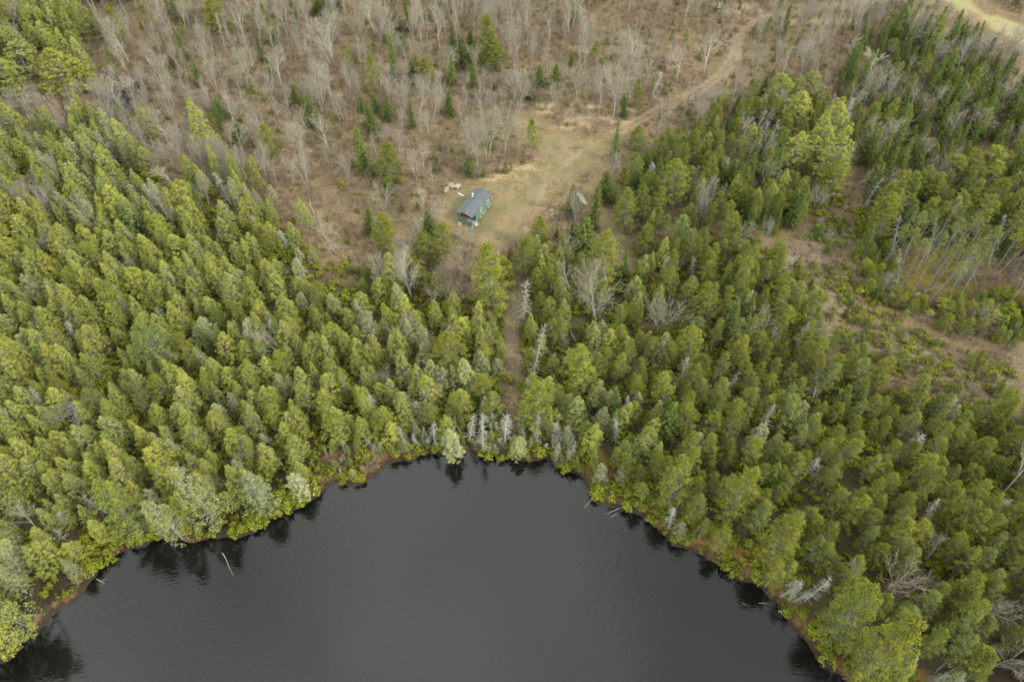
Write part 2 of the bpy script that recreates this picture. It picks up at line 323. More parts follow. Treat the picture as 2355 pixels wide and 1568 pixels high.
# ------------------------------------------------------------------ ground and water
def spread_axis(lo, hi, step, far):
    core = np.arange(lo, hi + step, step); e = step * 1.35 ** np.arange(1, 40); e = np.cumsum(e); e = e[e < far]
    return np.concatenate([(lo - e)[::-1], core, core[-1] + e])
def build_ground():
    xs = spread_axis(-175, 180, .85, 2500); ys = spread_axis(14, 262, .85, 2500)
    X, Y = np.meshgrid(xs, ys); x = X.ravel(); y = Y.ravel(); z = land(x, y)
    nx, ny = len(xs), len(ys); i = (np.arange(ny - 1)[:, None] * nx + np.arange(nx - 1)[None]).ravel()
    Q = np.stack([i, i + 1, i + nx + 1, i + nx], -1)
    me = mesh_np('ground', np.stack([x, y, z], -1), Q, mats=[M['ground']], smooth=True)
    near = (np.abs(x) < 190) & (y > 10) & (y < 300)
    def wob(s, a, sd): return (vnoise(x, y, s, sd) - .5) * a
    A = {}
    dl = sdist(LAKE, x, y)
    yd = sdist(YARD, x, y) + wob(4, 3.0, 11)
    A['yard'] = sstep(1.6, -1.6, yd)
    dd = dist_line(DRIVE, x, y) + wob(3, 1.6, 12)
    A['yard'] = np.maximum(A['yard'], sstep(2.3, .7, dd) * (.12 + .6 * sstep(195, 215, y) + .35 * sstep(150, 138, y)))
    A['yard'] = np.maximum(A['yard'], .55 * sstep(1, -2, sdist(YARD_FULL, x, y) + wob(4, 4, 25)))
    A['yard'] = np.maximum(A['yard'], .7 * sstep(2.4, .9, dist_line(SIDEPATH, x, y) + wob(2.5, 1.4, 13)))
    rut = np.abs(dist_line(DRIVE, x, y) - .85)
    A['track'] = sstep(.75, .25, rut + wob(2, .6, 14)) * sstep(.30, .55, vnoise(x, y, 9, 15)) * .8 + .5 * sstep(2.4, 1.2, dd) * sstep(150, 175, y)
    WORN = np.array([g(*q) for q in [(1335,352),(1300,385),(1268,418),(1248,452),(1228,498),(1206,540)]]); dw = dist_line(WORN, x, y) + wob(2.5, 1.6, 27)
    A['track'] = np.maximum(A['track'], .8 * sstep(1.1, .3, dw)); A['track'] = np.maximum(A['track'], .55 * sstep(.6, .15, np.abs(dist_line(WORN, x, y) - 2.6) + wob(2, .5, 28)) * sstep(.35, .6, vnoise(x, y, 5, 29)))
    A['roadgrass'] = .9 * sstep(5.6, 1.8, dist_line(GRASSROAD, x, y) + wob(6, 6.0, 16) + wob(2, 2.0, 26))
    s = np.zeros_like(x)
    for (u, v, ra, rb) in ((1200,395,5.5,1.6),(1155,412,4,1.3),(1120,422,3.5,1.2),(1335,293,5.5,2.0),(1360,280,4.5,1.5),(1305,300,4,1.6),(1262,268,3,1.2),(1255,250,2.5,1.2),(1420,290,3,1),(1700,40,7,4),(1905,60,6,3),(1800,62,4,2),(1350,255,3,1.0),(1450,262,3.0,1.0)):
        c = g(u, v); s = np.maximum(s, sstep(1.35, .3, np.hypot((x - c[0]) / ra, (y - c[1]) / rb) + wob(2.2, 1.0, 17)))
    A['sand'] = s * .8
    A['slash'] = sstep(.5, -4, sdist(SLASH, x, y) + wob(6, 9, 18)) * .85
    A['slash'] = np.maximum(A['slash'], sstep(2.0, .8, dist_line(LAKEPATH, x, y) + wob(2, 1.2, 19)) * .9)
    A['moss'] = sstep(2, -2, np.minimum(sdist(MOSS, x, y), sdist(MOSS2, x, y)) + wob(4, 6, 20))
    fo = np.full_like(x, 1e9)
    for P in (CEDARS, PINES, PINES_FAR): fo = np.minimum(fo, sdist(P, x, y))
    A['forest'] = sstep(3, -3, fo + wob(6, 5, 21)) * (1 - A['slash'])
    A['forest'] = np.maximum(A['forest'], .5 * sstep(3, -3, np.minimum(sdist(MIXED, x, y), sdist(FIRS, x, y)) + wob(6, 6, 24)) * (1 - A['yard']))
    uu, vv, _ = proj(x, y, .3); pt = np.maximum(1.7 * sstep(690, 740, uu) * sstep(960, 915, uu), sstep(1290, 1340, uu) * .85)
    A['sedge'] = sstep(1.2 + 3.4 * pt, .4 + 1.2 * pt, dl + wob(5, 3 + 4 * pt, 22)) * sstep(-.4, .3, dl) * np.clip(.25 + pt, 0, .95)
    A['mud_shade'] = sstep(.62, .15, z) * sstep(25, 12, np.abs(dl))
    for k, a in A.items():
        t = me.attributes.new(k, 'FLOAT', 'POINT'); t.data.foreach_set('value', np.where(near, np.clip(a, 0, 1), 0).astype(np.float32))
    o = obj('ground', me); tag(o, kind='structure')
build_ground()
w = mesh_np('lake_water', [(-140, -110, 0), (140, -110, 0), (140, 130, 0), (-140, 130, 0)], [(0, 1, 2, 3)], mats=[M['water']])
tag(obj('lake_water', w), kind='structure')
pz = float(land(POOL_C[0], POOL_C[1])) + .55
th = np.arange(24) * 2 * math.pi / 24
pv = np.stack([POOL_C[0] + 8 * np.cos(th), POOL_C[1] + 10.5 * np.sin(th), np.full(24, pz)], -1)
pm = bpy.data.meshes.new('pool_water'); pm.from_pydata([tuple(p) for p in pv], [], [list(range(24))]); pm.materials.append(M['water'])
tag(obj('pool_water', pm), kind='structure')

# ------------------------------------------------------------------ tree prototypes (trunk mesh + crown mesh, 1 unit = 1 m at the stated height)
def trunk_tubes(rng, h, r0, bend=.25, n=7, top=1.0, k=6):
    z = np.linspace(-.4, h * top, n + 1); off = np.cumsum(rng.normal(size=(n + 1, 2)) * bend / n, 0) ; off[0] = 0
    P = np.concatenate([off, z[:, None]], 1); rr = r0 * (1 - .93 * np.linspace(0, 1, n + 1) ** .9) + .008
    return P, tubes(P[:-1], P[1:], rr[:-1], rr[1:], k)
def on_trunk(P, z):
    return np.stack([np.interp(z, P[:, 2], P[:, 0]), np.interp(z, P[:, 2], P[:, 1]), z], -1)
def clump_leaves(rng, C, rad, per, size, axis_xy, up=.35, out=.5, flat=.8, rnd=.55):
    n = len(C); d = rng.normal(size=(n, per, 3)); d /= np.linalg.norm(d, axis=2, keepdims=True)
    outv = C.copy(); outv[:, :2] -= axis_xy; outv[:, 2] = 0; outv /= np.linalg.norm(outv, axis=1, keepdims=True) + 1e-6
    d = d + outv[:, None] * .35 + np.array([0, 0, .3]); d /= np.linalg.norm(d, axis=2, keepdims=True)
    p = C[:, None] + d * (rad[:, None, None] * (.55 + .5 * rng.rand(n, per, 1))) * np.array([1, 1, flat])
    nn = d * .8 + outv[:, None] * out + np.array([0, 0, up]) + rng.normal(size=d.shape) * rnd
    s = size * (.6 + .8 * rng.rand(n * per))
    return p.reshape(-1, 3), nn.reshape(-1, 3), s
def make_cedar(seed, h=9.0, Rm=1.9, grey=0.0):
    rng = np.random.RandomState(seed); P, tr = trunk_tubes(rng, h, .012 * h + .02, .5)
    pe = 1.2 + .95 * rng.rand(); prof = lambda t: (1 - t ** pe) ** .8 * np.minimum(1, (t / .16 + .35)) ** .5
    nb = int(85 + 70 * grey); zb = h * (.06 + .9 * rng.rand(nb)); t = zb / h; az = rng.rand(nb) * 6.283; ln = Rm * prof(np.clip(t, 0, 1)) * (.75 + .42 * rng.rand(nb)) + .1
    p0 = on_trunk(P, zb); dirn = np.stack([np.cos(az), np.sin(az), .15 + .35 * rng.rand(nb)], -1); p1 = p0 + dirn * ln[:, None]
    br = tubes(p0, p1, .020 + .012 * rng.rand(nb), .006)
    nc = int(250 - 110 * grey); t = 1 - (1 - rng.rand(nc)) ** .62; t = .03 + .94 * t * 1.0; t = np.clip(rng.beta(1.15, 1.35, nc), .01, .985)
    az = rng.rand(nc) * 6.283; lob = 1 + .20 * np.sin(az * 2 + rng.rand() * 6) + .18 * np.sin(az * 3 + t * 9 + rng.rand() * 6)
    rr = Rm * prof(t) * np.sqrt(.25 + .85 * rng.rand(nc)) * lob * .93
    C = on_trunk(P, h * (.07 + .93 * t)) + np.stack([rr * np.cos(az), rr * np.sin(az), rng.normal(size=nc) * .1], -1)
    rad = (.17 + .26 * rng.rand(nc)) * (1.1 - .35 * t)
    C = np.concatenate([C, on_trunk(P, h * np.array([.955, .985, 1.0]))]); rad = np.concatenate([rad, [.20, .15, .10]])
    per = 26; c, nn, s = clump_leaves(rng, C, rad, per, .155, C[:, :2] * 0)
    V, Q = leaves(rng, c, nn, s)
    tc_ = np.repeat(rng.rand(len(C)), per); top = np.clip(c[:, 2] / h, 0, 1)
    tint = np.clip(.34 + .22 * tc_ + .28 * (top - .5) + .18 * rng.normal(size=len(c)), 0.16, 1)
    gk = rng.rand(len(c)) < (.12 + .55 * grey); tint[gk] = rng.rand(gk.sum()) * .10
    return (merge([tr, br]), (V, Q, tint), h, Rm)
def make_pine(seed, h=10.0, Rm=1.9, bare=.34, dens=1.0):
    rng = np.random.RandomState(seed); P, tr = trunk_tubes(rng, h, .011 * h + .03, .6)
    nb = int(46 * dens); t = np.sort(rng.beta(1.1, 1.15, nb)); zb = h * (bare + (1 - bare) * t * .97)
    prof = (1 - t ** 1.25) ** .88 * np.minimum(1, .45 + t / .25); az = np.arange(nb) * 2.4 + rng.normal(size=nb) * .5
    ln = Rm * prof * (.55 + .55 * rng.rand(nb)) + .12; p0 = on_trunk(P, zb - .1)
    el = .12 + .45 * rng.rand(nb) + .4 * t; p1 = p0 + np.stack([np.cos(az) * ln, np.sin(az) * ln, el * ln], -1)
    br = tubes(p0, p1, .042, .014)
    nd = int(26 * (bare / .34)); zd = h * (.06 + (bare + .12) * rng.rand(nd)); ad = rng.rand(nd) * 6.283; ld = .4 + 1.1 * rng.rand(nd); q0 = on_trunk(P, zd)
    q1 = q0 + np.stack([np.cos(ad) * ld, np.sin(ad) * ld, (-.15 + .25 * rng.rand(nd)) * ld], -1); db = tubes(q0, q1, .022, .006)
    f = []
    for k in (1.0, .76, .5):
        keep = rng.rand(nb) < {1.0: 1.0, .76: .95, .5: .7}[k]; b = p0 + (p1 - p0) * k + rng.normal(size=p0.shape) * .16 * np.array([1, 1, .6]); f.append(b[keep])
    f.append(on_trunk(P, h * np.array([.93, .965, 1.0]))); C = np.concatenate(f); rad = .22 + .22 * rng.rand(len(C)); rad[-3:] = [.3, .24, .18]
    per = 24; c, nn, s = clump_leaves(rng, C, rad, per, .165, C[:, :2] * 0, up=.5, out=.3, flat=.75, rnd=.6)
    V, Q = leaves(rng, c, nn, s, .5); tc_ = np.repeat(rng.rand(len(C)), per)
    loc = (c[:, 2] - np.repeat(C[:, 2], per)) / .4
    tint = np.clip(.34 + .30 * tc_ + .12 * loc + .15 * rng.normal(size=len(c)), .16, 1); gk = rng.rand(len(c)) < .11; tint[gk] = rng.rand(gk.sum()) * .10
    return (merge([tr, br, db]), (V, Q, tint), h, Rm)
def make_fir(seed, h=9.0, Rm=1.7, slim=1.0):
    rng = np.random.RandomState(seed); P, tr = trunk_tubes(rng, h, .011 * h + .02, .15)
    z = h * .07; cs, ns, ss, b0, b1 = [], [], [], [], []
    while z < h * .97:
        t = z / h; ln0 = Rm * ((1 - t) ** .85) + .10; nbr = int(6 + 3 * (1 - t)); a0 = rng.rand() * 6.283
        for j in range(nbr):
            a = a0 + j * 6.283 / nbr + rng.normal() * .18; ln = ln0 * (.72 + .42 * rng.rand()); e = -.28 + .75 * t + rng.normal() * .06
            o_ = on_trunk(P, np.array([z + rng.normal() * .06]))[0]; d = np.array([math.cos(a), math.sin(a), e]); b0.append(o_); b1.append(o_ + d * ln)
            m = max(3, int(ln * 11)); k = (np.arange(m) + .5 + rng.rand(m) * .6) / m; side = np.array([-math.sin(a), math.cos(a), 0]); wd = .30 * ln * (1.05 - k) + .06
            c = o_ + d[None] * (k * ln)[:, None] + side[None] * ((rng.rand(m) * 2 - 1) * wd)[:, None] + np.array([0, 0, 1]) * (rng.normal(size=m) * .05 - .10 * k * k * ln)[:, None]
            cs.append(c); ns.append(np.array([0, 0, .85])[None] + d[None] * .35 + rng.normal(size=(m, 3)) * .38); ss.append(.20 + .16 * rng.rand(m))
        z += .30 + .16 * (1 - t)
    m = 26; zt = h * (.9 + .105 * rng.rand(m)); c = on_trunk(P, zt) + rng.normal(size=(m, 3)) * np.array([.07, .07, .02]); cs.append(c); ns.append(rng.normal(size=(m, 3))); ss.append(np.full(m, .16))
    c = np.concatenate(cs); V, Q = leaves(rng, c, np.concatenate(ns), np.concatenate(ss), .6)
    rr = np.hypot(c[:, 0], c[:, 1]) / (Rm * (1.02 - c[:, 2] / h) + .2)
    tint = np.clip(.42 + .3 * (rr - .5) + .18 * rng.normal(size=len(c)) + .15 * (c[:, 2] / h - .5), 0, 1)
    br = tubes(np.array(b0), np.array(b1), .018, .005)
    return (merge([tr, br]), (V, Q, tint), h, Rm)
def make_bare(seed, h=11.0, Rm=2.4, stems=1, fine=1.0):
    rng = np.random.RandomState(seed); S = []; TW = []
    def grow(p, d, ln, r, lev):
        n = 3; q = p
        for i in range(n):
            d = d + rng.normal(size=3) * (.07 + .05 * lev) + np.array([0, 0, .05 if lev else .02]); d = d / np.linalg.norm(d)
            e = q + d * ln / n; ra = r * (1 - .55 * i / n); rb = r * (1 - .55 * (i + 1) / n)
            (S if lev < 2 else TW).append((q, e, ra, rb)); q = e
            if lev < 3:
                kk = {0: (0, 2, 2), 1: (1, 2, 2), 2: (1, 2, 2)}[lev][i] if lev else (0 if i == 0 else 3)
                for _ in range(kk):
                    if lev >= 2 and rng.rand() > fine: continue
                    ax = rng.normal(size=3); ax -= d * (ax @ d); ax /= np.linalg.norm(ax); sp = .45 + .3 * rng.rand(); nd = d * math.cos(sp) + ax * math.sin(sp); nd[2] = abs(nd[2]) * .8 + .15
                    nd /= np.linalg.norm(nd); grow(q - d * ln / n * rng.rand() * .8, nd, ln * (.46 + .26 * rng.rand()), max(rb * .62, .019), lev + 1)
        if lev < 3:
            for _ in range(2):
                nd = d + rng.normal(size=3) * .35; nd /= np.linalg.norm(nd); grow(q, nd, ln * .5, max(rb * .72, .019), lev + 1)
    for s in range(stems):
        a = rng.rand() * 6.28; lean = .04 if stems == 1 else .16; d = np.array([math.cos(a) * lean, math.sin(a) * lean, 1.]); base = np.array([math.cos(a), math.sin(a), 0]) * (.0 if stems == 1 else .22) + np.array([0, 0, -.3])
        grow(base, d / np.linalg.norm(d), h * .56 * (.85 + .15 * rng.rand()), (.012 * h + .03) * (1 if stems == 1 else .75), 0)
    def tb(A, k):
        a = np.array([x[0] for x in A]); b = np.array([x[1] for x in A]); return tubes(a, b, np.array([x[2] for x in A]), np.array([x[3] for x in A]), k)
    tr = tb(S, 4); tw = tb(TW, 3); zmax = max(tr[0][:, 2].max(), tw[0][:, 2].max()); rx = np.percentile(np.hypot(tw[0][:, 0], tw[0][:, 1]), 94)
    f = h / zmax; fr = Rm / rx
    for a in (tr[0], tw[0]): a[:, 2] *= f; a[:, :2] *= (fr * .6 + .4)
    return (tr, (tw[0], tw[1], None), h, Rm)
def make_dead(seed, h=8.0, Rm=1.0, n=90, up=.1):
    rng = np.random.RandomState(seed); P, tr = trunk_tubes(rng, h, .011 * h + .02, .5)
    z = h * (.12 + .86 * rng.beta(1.2, 1.0, n)); t = z / h; a = rng.rand(n) * 6.283; ln = Rm * (1.05 - t) ** .6 * (.35 + .8 * rng.rand(n)) + .12
    p0 = on_trunk(P, z); d = np.stack([np.cos(a), np.sin(a), up + rng.normal(size=n) * .22 - .25 * (1 - t)], -1); p1 = p0 + d * ln[:, None] * .6
    p2 = p0 + d * ln[:, None] + np.array([0, 0, 1]) * (rng.normal(size=n) * .12 - .05)[:, None] * ln[:, None] + rng.normal(size=(n, 3)) * .06
    k = 3 * n; ii = rng.randint(0, n, k); f = rng.rand(k, 1); b = p0[ii] + (p2[ii] - p0[ii]) * (.25 + .7 * f); e = b + rng.normal(size=(k, 3)) * .22 * (.5 + .5 * ln[ii])[:, None] + d[ii] * .14
    br = merge([tubes(p0, p1, .026, .017), tubes(p1, p2, .017, .008), tubes(b, e, .013, .006)])
    return (tr, (br[0], br[1], None), h, Rm)
def make_sapling(seed, h=2.2, Rm=.75):
    rng = np.random.RandomState(seed); nw = 9; cs, ns = [], []
    P, tr = trunk_tubes(rng, h, .03, .05, 3)
    for i in range(nw):
        t = (i + .5) / nw; m = int(26 * (1 - t) + 6); a = rng.rand(m) * 6.283; r = (Rm * (1 - t) ** .8 + .05) * np.sqrt(.15 + .85 * rng.rand(m))
        cs.append(np.stack([r * np.cos(a), r * np.sin(a), h * (.08 + .9 * t) - .18 * r + rng.normal(size=m) * .04], -1)); ns.append(np.stack([np.cos(a) * .4, np.sin(a) * .4, np.full(m, .8)], -1) + rng.normal(size=(m, 3)) * .4)
    c = np.concatenate(cs); V, Q = leaves(rng, c, np.concatenate(ns), .22 + .14 * rng.rand(len(c)), .6)
    tint = np.clip(.5 + .22 * rng.normal(size=len(c)), 0, 1)
    return (tr, (V, Q, tint), h, Rm)
def make_bush(seed, h=1.1, Rm=.8, n=9, per=22, size=.2):
    rng = np.random.RandomState(seed); a = rng.rand(n) * 6.283; r = Rm * .7 * np.sqrt(rng.rand(n)); C = np.stack([r * np.cos(a), r * np.sin(a), h * (.35 + .45 * rng.rand(n)) * (1.1 - .5 * r / Rm)], -1)
    c, nn, s = clump_leaves(rng, C, .22 + .2 * rng.rand(n), per, size, C[:, :2] * 0, up=.6); V, Q = leaves(rng, c, nn, s)
    st = tubes(np.stack([r * np.cos(a) * .2, r * np.sin(a) * .2, np.full(n, -.1)], -1), C, .015, .008)
    return (st, (V, Q, np.clip(.45 + .25 * rng.normal(size=len(c)), 0, 1)), h, Rm)
def make_brush(seed, h=1.6, Rm=.7, n=16):
    rng = np.random.RandomState(seed); a = rng.rand(n) * 6.283; r = .25 * rng.rand(n); p0 = np.stack([r * np.cos(a), r * np.sin(a), np.full(n, -.1)], -1)
    hh = h * (.5 + .5 * rng.rand(n)); sp = Rm * (.2 + .8 * rng.rand(n)); p1 = p0 + np.stack([np.cos(a) * sp, np.sin(a) * sp, hh], -1) + rng.normal(size=(n, 3)) * .08
    k = n * 5; ii = rng.randint(0, n, k); f = .3 + .65 * rng.rand(k, 1); b = p0[ii] + (p1[ii] - p0[ii]) * f; e = b + (p1[ii] - p0[ii]) * .22 + rng.normal(size=(k, 3)) * np.array([.16, .16, .08]) * h / 1.6
    return (tubes(p0, p1, .019, .008), tubes(b, e, .013, .006) + (None,), h, Rm)
def make_tuft(seed, h=.5, Rm=.45, n=46):
    rng = np.random.RandomState(seed); a = rng.rand(n) * 6.283; r = Rm * .7 * np.sqrt(rng.rand(n)); p0 = np.stack([r * np.cos(a), r * np.sin(a), np.full(n, -.05)], -1)
    p1 = p0 + np.stack([np.cos(a) * .3 * rng.rand(n), np.sin(a) * .3 * rng.rand(n), h * (.4 + .6 * rng.rand(n))], -1) + rng.normal(size=(n, 3)) * .06
    return (tubes(p0[:1], p1[:1], .01, .004), tubes(p0, p1, .022, .006) + (None,), h, Rm)

KINDS = {}
def kind(name, protos, tmat, cmat):
    out = []
    for i, (tr, cr_, h, Rm) in enumerate(protos):
        tm = mesh_np(name + '_trunk', tr[0], tr[1], mats=[M[tmat]], tint=np.full(len(tr[1]), .5))
        cm = mesh_np(name + '_crown', cr_[0], cr_[1], mats=[M[cmat]], tint=cr_[2] if cr_[2] is not None else np.full(len(cr_[1]), .5))
        V, Q = merge([(tr[0], tr[1]), (cr_[0], cr_[1])]); mi = np.concatenate([np.zeros(len(tr[1])), np.ones(len(cr_[1]))])
        ti = np.concatenate([np.full(len(tr[1]), .5), cr_[2] if cr_[2] is not None else np.full(len(cr_[1]), .5)])
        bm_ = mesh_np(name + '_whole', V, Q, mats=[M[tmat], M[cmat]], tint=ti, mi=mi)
        out.append(dict(trunk=tm, crown=cm, whole=bm_, h=h, R=Rm))
    KINDS[name] = out
kind('cedar', [make_cedar(s, 9.0, r, gy) for s, r, gy in ((1, 1.8, 0), (2, 2.0, .1), (3, 1.65, .16), (4, 1.95, .05), (5, 1.8, .36), (6, 1.7, .2), (7, 2.1, .08), (8, 1.85, .46), (9, 1.6, .28), (10, 2.0, .12))], 'bark', 'cedar')
kind('greycedar', [make_cedar(s, 8.5, 1.6, gy) for s, gy in ((21, .75), (22, .9), (23, .6), (24, .8))], 'deadwood', 'cedar')
kind('pine', [make_pine(s, 10, r, b, 1.5) for s, r, b in ((31, 1.9, .34), (32, 2.0, .26), (33, 1.8, .38), (34, 1.85, .28), (35, 2.1, .34), (36, 1.7, .22))], 'bark', 'pine')
kind('broadpine', [make_pine(s, 10, r, b, 2.7) for s, r, b in ((37, 2.3, .06), (38, 2.5, .10), (39, 2.2, .05), (40, 2.4, .14))], 'bark', 'pine')
kind('polepine', [make_pine(s, 13, 1.5, b, .6) for s, b in ((41, .68), (42, .74), (43, .62))], 'bark', 'pine')
kind('fir', [make_fir(s, 9, r) for s, r in ((51, 1.6), (52, 1.8), (53, 1.4), (54, 1.7))], 'bark', 'fir')
kind('bare', [make_bare(s, 11, r, st, f) for s, r, st, f in ((61, 2.2, 1, .75), (62, 2.4, 2, .60), (63, 2.0, 1, .66), (64, 2.6, 3, .55), (65, 1.8, 1, .56), (66, 2.3, 2, .64), (67, 1.7, 1, .5))], 'limb', 'twig')
kind('dead', [make_dead(s, 8, r, n) for s, r, n in ((71, 1.0, 80), (72, .8, 60), (73, 1.3, 110), (74, .9, 90))], 'deadwood', 'deadwood')
kind('sapling', [make_sapling(s) for s in (81, 82, 83)], 'bark', 'fir')
kind('bush', [make_bush(s) for s in (91, 92, 93)], 'bark', 'shrub')
kind('brush', [make_brush(s, h, r, n) for s, h, r, n in ((101, 1.3, .8, 16), (102, 2.6, .7, 12), (103, .8, .7, 20), (104, 3.4, .6, 8))], 'brush', 'brush')
kind('tuft', [make_tuft(s) for s in (111, 112)], 'sedge', 'sedge')

# ------------------------------------------------------------------ scattered stuff (what nobody could count) as ONE object each
def scatter(name, kname, pts, scl, label, cat, colors=((1, 1, 1),), seed=0, zoff=0.0):
    rng = np.random.RandomState(seed); pts = np.asarray(pts, float).reshape(-1, 2); n = len(pts)
    pc = bpy.data.collections.new(name + '_sources'); k = 0
    for ci, c in enumerate(colors):
        for p in KINDS[kname]:
            o = bpy.data.objects.new('%s_source_%03d' % (name, k), p['whole']); o.color = (*c, 1); pc.objects.link(o); k += 1
    me = bpy.data.meshes.new(name); me.vertices.add(n)
    co = np.concatenate([pts, (land(pts[:, 0], pts[:, 1]) + zoff)[:, None]], 1).astype(np.float32); me.vertices.foreach_set('co', co.ravel())
    sc_ = np.asarray(scl, np.float32)
    a = me.attributes.new('scl', 'FLOAT_VECTOR', 'POINT'); a.data.foreach_set('vector', np.ascontiguousarray(sc_.reshape(n, 3)).ravel())
    rot = np.stack([rng.normal(size=n) * .035, rng.normal(size=n) * .035, rng.rand(n) * 6.283], -1).astype(np.float32)
    a = me.attributes.new('rot', 'FLOAT_VECTOR', 'POINT'); a.data.foreach_set('vector', rot.ravel())
    a = me.attributes.new('idx', 'INT', 'POINT'); a.data.foreach_set('value', rng.randint(0, k, n).astype(np.int32))
    o = obj(name, me); tag(o, label, cat, kind='stuff')
    ng = bpy.data.node_groups.new(name + '_spread', 'GeometryNodeTree'); ng.interface.new_socket('Geometry', in_out='INPUT', socket_type='NodeSocketGeometry'); ng.interface.new_socket('Geometry', in_out='OUTPUT', socket_type='NodeSocketGeometry')
    gi = ng.nodes.new('NodeGroupInput'); go = ng.nodes.new('NodeGroupOutput'); ip = ng.nodes.new('GeometryNodeInstanceOnPoints'); ci = ng.nodes.new('GeometryNodeCollectionInfo')
    ci.inputs['Collection'].default_value = pc; ci.inputs['Separate Children'].default_value = True; ci.inputs['Reset Children'].default_value = True; ip.inputs['Pick Instance'].default_value = True
    def na(nm, t):
        x = ng.nodes.new('GeometryNodeInputNamedAttribute'); x.data_type = t; x.inputs['Name'].default_value = nm; return x.outputs['Attribute']
    e2r = ng.nodes.new('FunctionNodeEulerToRotation'); K = ng.links.new
    K(na('rot', 'FLOAT_VECTOR'), e2r.inputs[0]); K(e2r.outputs[0], ip.inputs['Rotation']); K(na('scl', 'FLOAT_VECTOR'), ip.inputs['Scale']); K(na('idx', 'INT'), ip.inputs['Instance Index'])
    K(gi.outputs[0], ip.inputs['Points']); K(ci.outputs[0], ip.inputs['Instance']); K(ip.outputs[0], go.inputs[0])
    md = o.modifiers.new('spread', 'NODES'); md.node_group = ng
    return o
def sample(P, spacing, seed, jit=.85, region=None):
    rng = np.random.RandomState(seed)
    if P is None: x0, y0, x1, y1 = region
    else: x0, y0 = P.min(0); x1, y1 = P.max(0)
    x0 = max(x0, -185); x1 = min(x1, 190); y1 = min(y1, 275)
    xs = np.arange(x0, x1, spacing); ys = np.arange(y0, y1, spacing * .87); X, Y = np.meshgrid(xs, ys); X = X + (np.arange(len(ys)) % 2)[:, None] * spacing * .5
    p = np.stack([X.ravel(), Y.ravel()], -1) + (rng.rand(X.size, 2) - .5) * spacing * jit
    if P is not None: p = p[inside(P, p[:, 0], p[:, 1])]
    return p[rng.permutation(len(p))]
def open_ground(p):                        # clear of yard, drive, paths, roads, pool
    x, y = p[:, 0], p[:, 1]
    return (sdist(YARD_FULL, x, y) > .8) & (dist_line(DRIVE, x, y) > 2.4) & (dist_line(SIDEPATH, x, y) > 2.2) & (dist_line(LAKEPATH, x, y) > 1.6) & (dist_line(GRASSROAD, x, y) > 6.5) & (sdist(LAKE, x, y) > .5)

TREES = []       # dict(kind, x, y, h, r, tint, label/None)
def in_view(x, y, z=4.0):
    u, v, d = proj(x, y, z); return (u > -5) & (u < PW + 5) & (v > -25) & (v < PH + 25)
def plant(k, u, v, vtop, wpx, tint=(1, 1, 1), label=None, cat=None):
    """a tree surveyed singly: foot at (u, v), tip at vtop, crown wpx across on the print"""
    x, y = g(u, v, 1.0); z = float(land(x, y)); x, y = g(u, v, z); h = height_for(x, y, z, vtop); d = proj(x, y, z + h * .5)[2]
    TREES.append(dict(kind=k, x=float(x), y=float(y), h=h, r=wpx * d / F / 2 * (1.5 if k == 'fir' else 1.22), tint=tint, label=label, solo=True, cat=cat))

